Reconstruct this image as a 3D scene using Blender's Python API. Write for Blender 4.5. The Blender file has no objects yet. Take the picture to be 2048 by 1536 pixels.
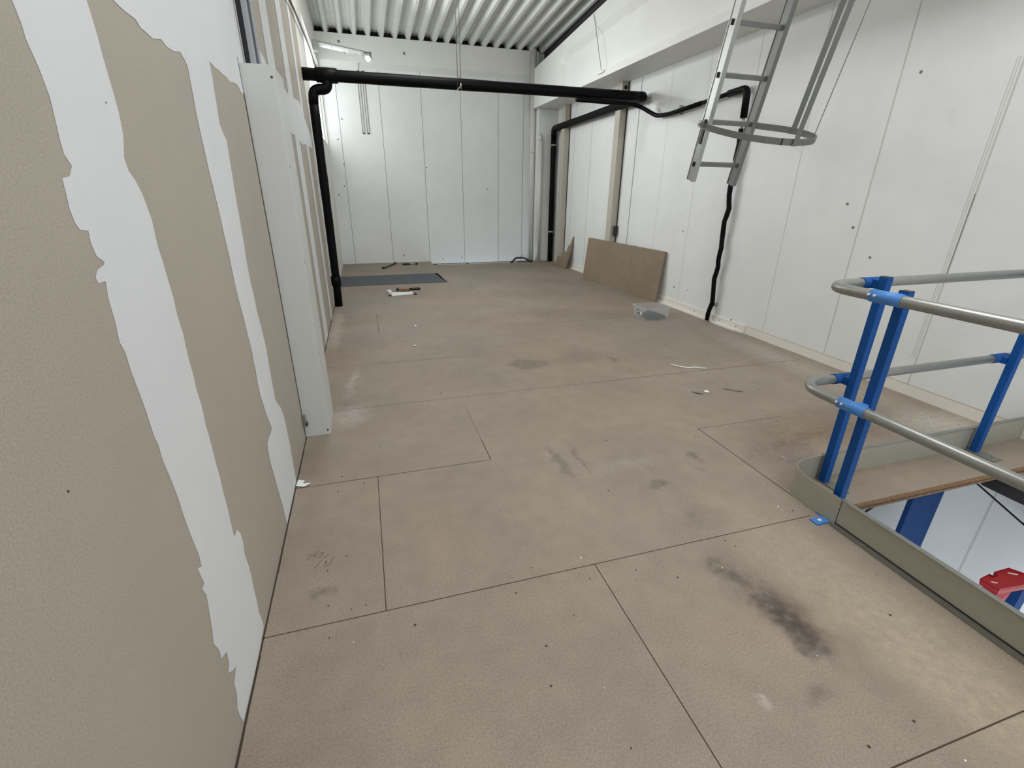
import bpy, bmesh, math, random
from mathutils import Vector, Matrix
from mathutils.geometry import tessellate_polygon
random.seed(7)
C = bpy.context.scene.collection
scene = bpy.context.scene
# ------------------------------------------------------------ camera, world, light, exposure
CAM_R=[0.958096, -0.2863, 0.009209]
CAM_U=[0.101595, 0.369692, 0.923583]
CAM_F=[0.267827, 0.883946, -0.383287]
FOCAL=939.215

cam = bpy.data.cameras.new('camera'); cam_o = bpy.data.objects.new('camera', cam); C.objects.link(cam_o)
r, u, f = Vector(CAM_R), Vector(CAM_U), Vector(CAM_F)
M = Matrix((( r.x, u.x, -f.x, 0.0), (r.y, u.y, -f.y, 0.0), (r.z, u.z, -f.z, 1.5), (0, 0, 0, 1)))
cam_o.matrix_world = M
cam.sensor_width = 36.0; cam.sensor_fit = 'HORIZONTAL'; cam.lens = 36.0 * FOCAL / 2048.0
cam.clip_start = 0.02; cam.clip_end = 100
scene.camera = cam_o
w = bpy.data.worlds.new('world'); scene.world = w; w.use_nodes = True
w.node_tree.nodes['Background'].inputs[0].default_value = (0.90, 0.95, 1.0, 1)
w.node_tree.nodes['Background'].inputs[1].default_value = 0.55
scene.view_settings.view_transform = 'Standard'; scene.view_settings.look = 'None'
scene.view_settings.gamma = 1.0; scene.view_settings.use_curve_mapping = False
scene.view_settings.exposure = 0.72

def area(name, loc, direction, sx, sy, power, col=(1, 1, 1), spread=180):
    l = bpy.data.lights.new(name, 'AREA'); l.shape = 'RECTANGLE'; l.size = sx; l.size_y = sy
    l.energy = power; l.color = col; l.spread = math.radians(spread)
    o = bpy.data.objects.new(name, l); C.objects.link(o); o.location = loc
    o.rotation_euler = Vector(direction).to_track_quat('-Z', 'Y').to_euler()
    return o
area('window_daylight', (-0.40, 8.75, 2.95), (1, -0.75, -0.2), 1.5, 1.0, 28, (0.96, 0.98, 1.0), 120)
area('arm_lamp_light', (0.32, 9.65, 3.47), (1, -0.9, -0.25), 0.10, 0.10, 7, (1, 1, 1), 110)
area('wall_lamp_light', (-0.36, 5.2, 3.45), (1, 0, -0.4), 0.9, 0.12, 8, (1.0, 1.0, 0.97))
area('ceiling_fill_far', (0.8, 6.3, 4.15), (-0.1, 0.35, -1), 1.2, 0.8, 25, (1.0, 1.0, 0.99))  # unseen fill light added to brighten the back of the room
area('ceiling_fill_near', (1.7, 1.9, 4.45), (0, 0, -1), 1.5, 1.5, 52, (1.0, 0.99, 0.98))  # added overhead fill, no fixture belongs to it
area('ceiling_fill_rear', (2.0, -2.0, 4.6), (0, 0.35, -1), 2.5, 2.0, 62, (1.0, 0.99, 0.98))  # added fill behind the camera, without a fixture
area('lower_hall_fill', (2.9, 0.2, -1.6), (1, 0.3, 0.1), 1.5, 1.2, 16, (0.86, 0.93, 1.0))  # unseen fill added to light the wall below the opening
area('lower_hall_back_light', (2.4, 10.45, -1.2), (0, 0.25, 1), 1.8, 0.3, 9, (0.8, 0.9, 1.0))

# ------------------------------------------------------------ materials
def new_mat(name):
    m = bpy.data.materials.new(name); m.use_nodes = True
    nt = m.node_tree; b = nt.nodes['Principled BSDF']
    return m, nt, b
def srgb(r_, g_, b_):
    def c(v):
        v /= 255.0
        return v / 12.92 if v <= 0.04045 else ((v + 0.055) / 1.055) ** 2.4
    return (c(r_), c(g_), c(b_), 1)
def simple(name, col, rough=0.6, metal=0.0, var=0.06, scale=12.0, bump=0.0, bscale=80.0, **kw):
    m, nt, b = new_mat(name)
    N, L = nt.nodes, nt.links
    tc = N.new('ShaderNodeTexCoord')
    n = N.new('ShaderNodeTexNoise'); n.inputs['Scale'].default_value = scale; n.inputs['Detail'].default_value = 6
    L.new(tc.outputs['Object'], n.inputs['Vector'])
    mx = N.new('ShaderNodeMix'); mx.data_type = 'RGBA'
    mx.inputs[6].default_value = tuple(v * (1 - var) for v in col[:3]) + (1,)
    mx.inputs[7].default_value = tuple(min(1, v * (1 + var)) for v in col[:3]) + (1,)
    L.new(n.outputs['Fac'], mx.inputs[0]); L.new(mx.outputs[2], b.inputs['Base Color'])
    b.inputs['Roughness'].default_value = rough; b.inputs['Metallic'].default_value = metal
    for k, v in kw.items(): b.inputs[k].default_value = v
    if bump:
        n2 = N.new('ShaderNodeTexNoise'); n2.inputs['Scale'].default_value = bscale; n2.inputs['Detail'].default_value = 4
        L.new(tc.outputs['Object'], n2.inputs['Vector'])
        bp = N.new('ShaderNodeBump'); bp.inputs['Strength'].default_value = bump; bp.inputs['Distance'].default_value = 0.004
        L.new(n2.outputs['Fac'], bp.inputs['Height']); L.new(bp.outputs['Normal'], b.inputs['Normal'])
    return m
def chipboard(name, base, stains_and_shade=(), var=1.0):
    """pressed wood chips: speckle + cloudy wear; stains = (x, y, rx, ry, rot deg, strength, colour)"""
    m, nt, b = new_mat(name)
    N, L = nt.nodes, nt.links
    tc = N.new('ShaderNodeTexCoord'); co = tc.outputs['Object']
    def noise(s, d=4, vec=co):
        n = N.new('ShaderNodeTexNoise'); n.inputs['Scale'].default_value = s; n.inputs['Detail'].default_value = d
        L.new(vec, n.inputs['Vector']); return n
    def ramp(sock, a, b_, lo, hi):
        mr = N.new('ShaderNodeMapRange'); mr.inputs[1].default_value = a; mr.inputs[2].default_value = b_
        mr.inputs[3].default_value = lo; mr.inputs[4].default_value = hi; L.new(sock, mr.inputs[0]); return mr.outputs[0]
    def mul(col, fac):
        v = N.new('ShaderNodeVectorMath'); v.operation = 'SCALE'; L.new(col, v.inputs[0]); L.new(fac, v.inputs['Scale']); return v.outputs[0]
    rgb = N.new('ShaderNodeRGB'); rgb.outputs[0].default_value = base
    col = rgb.outputs[0]
    col = mul(col, ramp(noise(330, 2).outputs['Fac'], 0.3, 0.7, 1 - 0.27 * var, 1 + 0.27 * var))
    col = mul(col, ramp(noise(120, 3).outputs['Fac'], 0.3, 0.7, 1 - 0.11 * var, 1 + 0.11 * var))
    col = mul(col, ramp(noise(1.7, 5).outputs['Fac'], 0.3, 0.7, 0.90, 1.08))
    col = mul(col, ramp(noise(9, 5).outputs['Fac'], 0.35, 0.7, 1.03, 0.93))
    # dark dirt flecks
    fl = noise(26, 6).outputs['Fac']
    col = mul(col, ramp(fl, 0.68, 0.76, 1.0, 0.78))
    # tint
    mt = N.new('ShaderNodeMix'); mt.data_type = 'RGBA'; mt.blend_type = 'MULTIPLY'
    mt.inputs[7].default_value = (1.0, 0.955, 0.93, 1)
    L.new(ramp(noise(0.8, 2).outputs['Fac'], 0.4, 0.62, 0, 1), mt.inputs[0]); L.new(col, mt.inputs[6]); col = mt.outputs[2]
    if stains_and_shade:
        nd = noise(7, 5)
        sub = N.new('ShaderNodeVectorMath'); sub.operation = 'SUBTRACT'; L.new(nd.outputs['Color'], sub.inputs[0]); sub.inputs[1].default_value = (0.5, 0.5, 0.5)
        sc = N.new('ShaderNodeVectorMath'); sc.operation = 'SCALE'; L.new(sub.outputs[0], sc.inputs[0]); sc.inputs['Scale'].default_value = 0.16
        ad = N.new('ShaderNodeVectorMath'); L.new(co, ad.inputs[0]); L.new(sc.outputs[0], ad.inputs[1])
        mt_ = noise(30, 5).outputs['Fac']; mott = ramp(mt_, 0.3, 0.7, 0.45, 1.2)
        for (x, y, rx, ry, rot, st, sc_col, soft) in stains_and_shade:
            mp = N.new('ShaderNodeMapping'); mp.vector_type = 'TEXTURE'
            mp.inputs['Location'].default_value = (x, y, 0); mp.inputs['Rotation'].default_value = (0, 0, math.radians(rot))
            mp.inputs['Scale'].default_value = (rx, ry, 1); L.new(ad.outputs[0], mp.inputs['Vector'])
            ln = N.new('ShaderNodeVectorMath'); ln.operation = 'LENGTH'; L.new(mp.outputs[0], ln.inputs[0])
            k = ramp(ln.outputs['Value'], 1 - soft, 1 + soft * 0.6, st, 0)
            mm = N.new('ShaderNodeMath'); mm.operation = 'MULTIPLY'; L.new(k, mm.inputs[0]); L.new(mott, mm.inputs[1])
            mx = N.new('ShaderNodeMix'); mx.data_type = 'RGBA'; mx.inputs[7].default_value = sc_col
            L.new(mm.outputs[0], mx.inputs[0]); L.new(col, mx.inputs[6]); col = mx.outputs[2]
    L.new(col, b.inputs['Base Color']); b.inputs['Roughness'].default_value = 0.62
    b.inputs['Specular IOR Level'].default_value = 0.35
    return m
def wall_paint(name, base, spots=0.5, grain=0.02):
    m, nt, b = new_mat(name); N, L = nt.nodes, nt.links
    tc = N.new('ShaderNodeTexCoord'); co = tc.outputs['Object']
    def noise(s, d=5):
        n = N.new('ShaderNodeTexNoise'); n.inputs['Scale'].default_value = s; n.inputs['Detail'].default_value = d; L.new(co, n.inputs['Vector']); return n.outputs['Fac']
    def ramp(sock, a, b_, lo, hi):
        mr = N.new('ShaderNodeMapRange'); mr.inputs[1].default_value = a; mr.inputs[2].default_value = b_
        mr.inputs[3].default_value = lo; mr.inputs[4].default_value = hi; L.new(sock, mr.inputs[0]); return mr.outputs[0]
    rgb = N.new('ShaderNodeRGB'); rgb.outputs[0].default_value = base; col = rgb.outputs[0]
    for s, a, b_, lo, hi in ((0.9, .3, .7, .95, 1.03), (5, .3, .7, .98, 1.015), (230, .3, .7, 1 - grain, 1 + grain), (4.3, .70, .80, 1.0, 1 - 0.12 * spots), (17, .73, .80, 1.0, 1 - 0.25 * spots)):
        v = N.new('ShaderNodeVectorMath'); v.operation = 'SCALE'; L.new(col, v.inputs[0]); L.new(ramp(noise(s), a, b_, lo, hi), v.inputs['Scale']); col = v.outputs[0]
    L.new(col, b.inputs['Base Color']); b.inputs['Roughness'].default_value = 0.55
    bp = N.new('ShaderNodeBump'); bp.inputs['Strength'].default_value = 0.15; bp.inputs['Distance'].default_value = 0.003
    L.new(noise(60), bp.inputs['Height']); L.new(bp.outputs['Normal'], b.inputs['Normal'])
    return m
GREY = srgb(70, 64, 58); BROWN = srgb(98, 80, 62); PALE = srgb(205, 200, 190); TAN = srgb(190, 176, 150)
ST = [
 (1.405, 0.935, .075, .145, 6, .85, GREY, .45), (1.39, 0.87, .065, .075, 0, .6, GREY, .4), (1.50, .70, .10, .60, 12, .22, GREY, .7), (1.385, 1.06, .10, .22, 8, .40, GREY, .8), (1.32, 1.24, .05, .07, 30, .5, GREY, .8),
 (1.36, 1.17, .03, .05, 0, .55, GREY, .6), (1.47, 0.90, .035, .12, 8, .35, BROWN, .7), (1.25, .70, .05, .035, 0, .45, GREY, .6),
 (1.422, 1.869, .048, .042, 0, .5, GREY, .5), (1.794, 2.061, .045, .05, 0, .5, GREY, .6), (1.74, 1.93, .025, .02, 0, .35, GREY, .6),
 (1.335, 3.883, .19, .12, -10, .38, GREY, .25), (1.875, 3.95, .26, .17, 0, .18, GREY, .5), (2.16, 3.804, .05, .05, 0, .55, BROWN, .6),
 (.975, 2.22, .035, .20, 3, .38, GREY, .5), (1.10, 2.25, .016, .17, -4, .35, GREY, .6), (1.49, 1.56, .13, .10, 0, .22, GREY, .4),
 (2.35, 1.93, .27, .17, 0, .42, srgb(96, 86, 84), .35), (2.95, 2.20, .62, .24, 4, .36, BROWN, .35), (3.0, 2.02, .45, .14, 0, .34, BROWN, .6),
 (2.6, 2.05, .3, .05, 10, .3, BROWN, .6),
 (-.309, 1.586, .05, .03, 20, .45, GREY, .7), (1.05, .735, .02, .015, 0, .30, PALE, .8), (-.22, 3.85, .035, .28, -6, .35, PALE, .9),
 (-.22, 3.20, .12, .16, 0, .38, PALE, .9), (-.42, 5.6, .07, .75, 0, .30, PALE, .6), (3.75, 3.3, .18, .9, 0, .35, PALE, .9), (3.75, 1.95, .28, .22, 0, .5, PALE, .7),
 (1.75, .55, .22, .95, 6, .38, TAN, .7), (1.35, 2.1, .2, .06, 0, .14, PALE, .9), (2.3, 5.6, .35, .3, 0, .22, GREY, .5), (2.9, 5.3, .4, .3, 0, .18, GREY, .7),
 (3.2, 7.6, .9, 1.8, 0, .20, GREY, .9), (3.0, 9.6, .8, .5, 0, .24, GREY, .8), (-.42, 2.6, .07, .35, 0, .25, BROWN, .9), (-.3, .9, .2, .5, 0, .14, BROWN, .9),  # narrow brown ellipse in front of the pipe boxing is its painted shadow
]
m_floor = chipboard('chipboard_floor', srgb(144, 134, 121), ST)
m_board = chipboard('chipboard_panel', srgb(132, 119, 101), var=1.2)
m_chip_edge = chipboard('chipboard_edge', srgb(122, 94, 66), var=2.2)
m_joint = simple('joint_shadow_dirt', srgb(62, 50, 40), 0.9)
m_joint2 = simple('joint_dirt_faint', srgb(112, 98, 84), 0.9)
m_pencil = simple('pencil', srgb(92, 84, 74), 0.8)
m_screw = simple('screw_head', srgb(52, 46, 42), 0.6)
m_spot_w = simple('plaster_fleck', srgb(225, 225, 220), 0.8)
m_wall = wall_paint('painted_concrete', srgb(222, 225, 224))
m_wall_old = wall_paint('painted_concrete_left', srgb(224, 224, 218))
m_seam = simple('panel_seam', srgb(120, 120, 115), 0.8)
m_seam_l = simple('filled_seam', srgb(196, 196, 190), 0.8)
m_chalk = simple('red_chalk_line', srgb(205, 160, 135), 0.8)
m_cream = wall_paint('cream_timber', srgb(222, 219, 210), 0.8)
m_post = simple('cream_steel', srgb(178, 173, 160), 0.5)
m_drywall = wall_paint('gypsum_board_paper', srgb(169, 162, 150), 0.3, 0.12)
m_plaster = wall_paint('joint_compound', srgb(216, 219, 222), 0.1, 0.03)
m_white = simple('white_coated_board', srgb(196, 199, 197), 0.45, var=0.02)
m_concrete_w = wall_paint('whitewashed_concrete', srgb(222, 224, 220), 0.7)
m_deck = simple('white_roof_deck', srgb(218, 221, 216), 0.5, var=0.08, scale=5)
m_dark = simple('dark_steel_and_shade', srgb(44, 43, 46), 0.6)
m_void = simple('dark_void_filler', srgb(20, 20, 20), 0.9)
m_black = simple('black_pipe_insulation', srgb(5, 5, 7), 0.5, bump=0.3, bscale=14, **{'Specular IOR Level': 0.12})
m_blackp = simple('black_plastic', srgb(20, 20, 22), 0.4)
m_pvc = simple('white_pvc', srgb(205, 205, 200), 0.45, var=0.05)
m_galv = simple('galvanised_steel', srgb(150, 152, 146), 0.42, 0.75, var=0.15, scale=25)
m_galv2 = simple('galvanised_sheet', srgb(172, 171, 158), 0.5, 0.3, var=0.10, scale=40)
m_tube = simple('galvanised_tube', srgb(150, 152, 148), 0.36, 0.55, var=0.18, scale=30)
m_alu = simple('aluminium', srgb(190, 192, 190), 0.26, 0.9, var=0.06, scale=30)
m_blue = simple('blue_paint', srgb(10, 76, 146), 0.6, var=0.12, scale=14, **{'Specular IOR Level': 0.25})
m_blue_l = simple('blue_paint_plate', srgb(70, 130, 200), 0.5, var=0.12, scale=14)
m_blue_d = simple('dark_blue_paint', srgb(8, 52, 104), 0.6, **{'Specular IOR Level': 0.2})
m_red = simple('red_plastic', srgb(152, 24, 32), 0.4, var=0.2, scale=9)
m_mat = simple('dark_grey_rubber', srgb(74, 80, 86), 0.7, var=0.12, scale=60, bump=0.5, bscale=160)
m_rust = simple('rusty_dark_steel', srgb(58, 44, 34), 0.6, 0.4)
m_wood = simple('hammer_wood', srgb(168, 116, 68), 0.6)
m_wplast = simple('white_plastic', srgb(225, 227, 228), 0.4)
m_conc = simple('lower_concrete', srgb(150, 152, 154), 0.8)
m_screws = simple('zinc_screws', srgb(70, 84, 94), 0.45, 0.3, var=.5, scale=60)
m_channel = simple('zinc_channel', srgb(168, 171, 176), 0.5, 0.2, var=.1)
m_wire = simple('steel_wire', srgb(95, 95, 88), 0.5, 0.5)
m_clearbox, nt, b = new_mat('translucent_plastic')
b.inputs['Base Color'].default_value = (0.55, 0.6, 0.6, 1); b.inputs['Roughness'].default_value = 0.3
b.inputs['Alpha'].default_value = 0.36
def emis(name, col, s):
    m, nt, b = new_mat(name); b.inputs['Base Color'].default_value = (.8, .8, .8, 1)
    b.inputs['Emission Color'].default_value = col; b.inputs['Emission Strength'].default_value = s; return m
m_glow = emis('daylight_pane', (0.97, 1.0, 1.0, 1), 1.5)
m_alu_d = simple('aluminium_dull_shaded', srgb(128, 130, 128), 0.5, 0.6, var=0.1, scale=30)
m_bulb = emis('lamp_glass_lit', (1, 1, 1, 1), 1.1)
m_tubelit = emis('lamp_tube_lit', (0.90, 0.92, 1, 1), 0.05)

# ------------------------------------------------------------ mesh helpers
class MB:
    def __init__(s): s.bm = bmesh.new(); s.mi = 0
    def face(s, vs, mi=None):
        f_ = s.bm.faces.new([s.bm.verts.new(v) for v in vs]); f_.material_index = s.mi if mi is None else mi; return f_
    def hull8(s, p):     # p: 8 corners, bottom ring 0-3, top ring 4-7
        v = [s.bm.verts.new(q) for q in p]
        for q in ((3, 2, 1, 0), (4, 5, 6, 7), (0, 1, 5, 4), (1, 2, 6, 5), (2, 3, 7, 6), (3, 0, 4, 7)):
            s.bm.faces.new([v[i] for i in q]).material_index = s.mi
    def box(s, x0, x1, y0, y1, z0, z1):
        s.hull8([(x0, y0, z0), (x1, y0, z0), (x1, y1, z0), (x0, y1, z0), (x0, y0, z1), (x1, y0, z1), (x1, y1, z1), (x0, y1, z1)]); return s
    def bar(s, a, b_, w_, d, side=None):
        """rectangular bar from a to b; w_ measured along 'side', d across it"""
        a, b_ = Vector(a), Vector(b_); ax = (b_ - a).normalized()
        sd = Vector(side) if side is not None else (Vector((0, 0, 1)) if abs(ax.z) < .9 else Vector((1, 0, 0)))
        sd = (sd - ax * sd.dot(ax)).normalized(); t = ax.cross(sd)
        q = [sd * (-w_ / 2) + t * (-d / 2), sd * (w_ / 2) + t * (-d / 2), sd * (w_ / 2) + t * (d / 2), sd * (-w_ / 2) + t * (d / 2)]
        s.hull8([a + v for v in q] + [b_ + v for v in q]); return s
    def tube(s, pts, r_, n=16, wob=0.0, caps=True):
        pts = [Vector(p) for p in pts]; rings = []; prev = None
        for i, p in enumerate(pts):
            t = (pts[min(i + 1, len(pts) - 1)] - pts[max(i - 1, 0)]).normalized()
            if prev is None: nrm = t.orthogonal().normalized()
            else: nrm = (prev - t * prev.dot(t)).normalized()
            prev = nrm; bn = t.cross(nrm); rr_ = (r_[i] if isinstance(r_, (list, tuple)) else r_) * (1 + random.uniform(-wob, wob))
            rings.append([s.bm.verts.new(p + (nrm * math.cos(2 * math.pi * k / n) + bn * math.sin(2 * math.pi * k / n)) * rr_) for k in range(n)])
        for a, b_ in zip(rings, rings[1:]):
            for k in range(n):
                f_ = s.bm.faces.new((a[k], a[(k + 1) % n], b_[(k + 1) % n], b_[k])); f_.smooth = True; f_.material_index = s.mi
        if caps:
            for rg, rev in ((rings[0], True), (rings[-1], False)):
                s.bm.faces.new(list(reversed(rg)) if rev else rg).material_index = s.mi
        return s
    def disc(s, c, nrm, r_, n=10, h=0.001):
        nrm = Vector(nrm).normalized(); c = Vector(c); s.tube([c, c + nrm * h], r_, n); return s
    def poly(s, pts3, mi=None):
        """planar, possibly concave polygon, triangulated"""
        pts3 = [Vector(p) for p in pts3]; vs = [s.bm.verts.new(p) for p in pts3]
        for t in tessellate_polygon([pts3]):
            try: s.bm.faces.new([vs[i] for i in t]).material_index = s.mi if mi is None else mi
            except ValueError: pass
    def build(s, name, mats, parent=None, bevel=0.0):
        me = bpy.data.meshes.new(name)
        bmesh.ops.recalc_face_normals(s.bm, faces=s.bm.faces[:]) if s.bm.faces else None
        s.bm.to_mesh(me); s.bm.free()
        for m in (mats if isinstance(mats, (list, tuple)) else [mats]): me.materials.append(m)
        o = bpy.data.objects.new(name, me); C.objects.link(o)
        if parent: o.parent = parent; o.matrix_parent_inverse = Matrix.Translation(-Vector(parent.location))
        if bevel:
            md = o.modifiers.new('bevel', 'BEVEL'); md.width = bevel; md.segments = 2; md.limit_method = 'ANGLE'
        return o
def tag(o, label=None, cat=None, group=None, kind=None):
    if label: o['label'] = label
    if cat: o['category'] = cat
    if group: o['group'] = group
    if kind: o['kind'] = kind
    return o
def thing(name, loc, label, cat, group=None):
    o = bpy.data.objects.new(name, None); C.objects.link(o); o.location = loc; o.empty_display_size = .1
    return tag(o, label, cat, group)
def arc(c, a, b_, n=8):
    """rounded corner: path from a to b bending round corner c (quadratic)"""
    a, b_, c = Vector(a), Vector(b_), Vector(c)
    return [a * (1 - t) ** 2 + c * 2 * t * (1 - t) + b_ * t * t for t in [i / n for i in range(n + 1)]]
def path(pts, r_):
    """polyline with rounded corners"""
    pts = [Vector(p) for p in pts]; out = [pts[0]]
    for i in range(1, len(pts) - 1):
        p = pts[i]; a = p + (pts[i - 1] - p).normalized() * r_; b_ = p + (pts[i + 1] - p).normalized() * r_
        out += arc(p, a, b_)
    return out + [pts[-1]]
def dense(pts, step):
    pts = [Vector(p) for p in pts]; out = [pts[0]]
    for a, b_ in zip(pts, pts[1:]):
        n = max(1, int((b_ - a).length / step)); out += [a + (b_ - a) * (i / n) for i in range(1, n + 1)]
    return out

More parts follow.
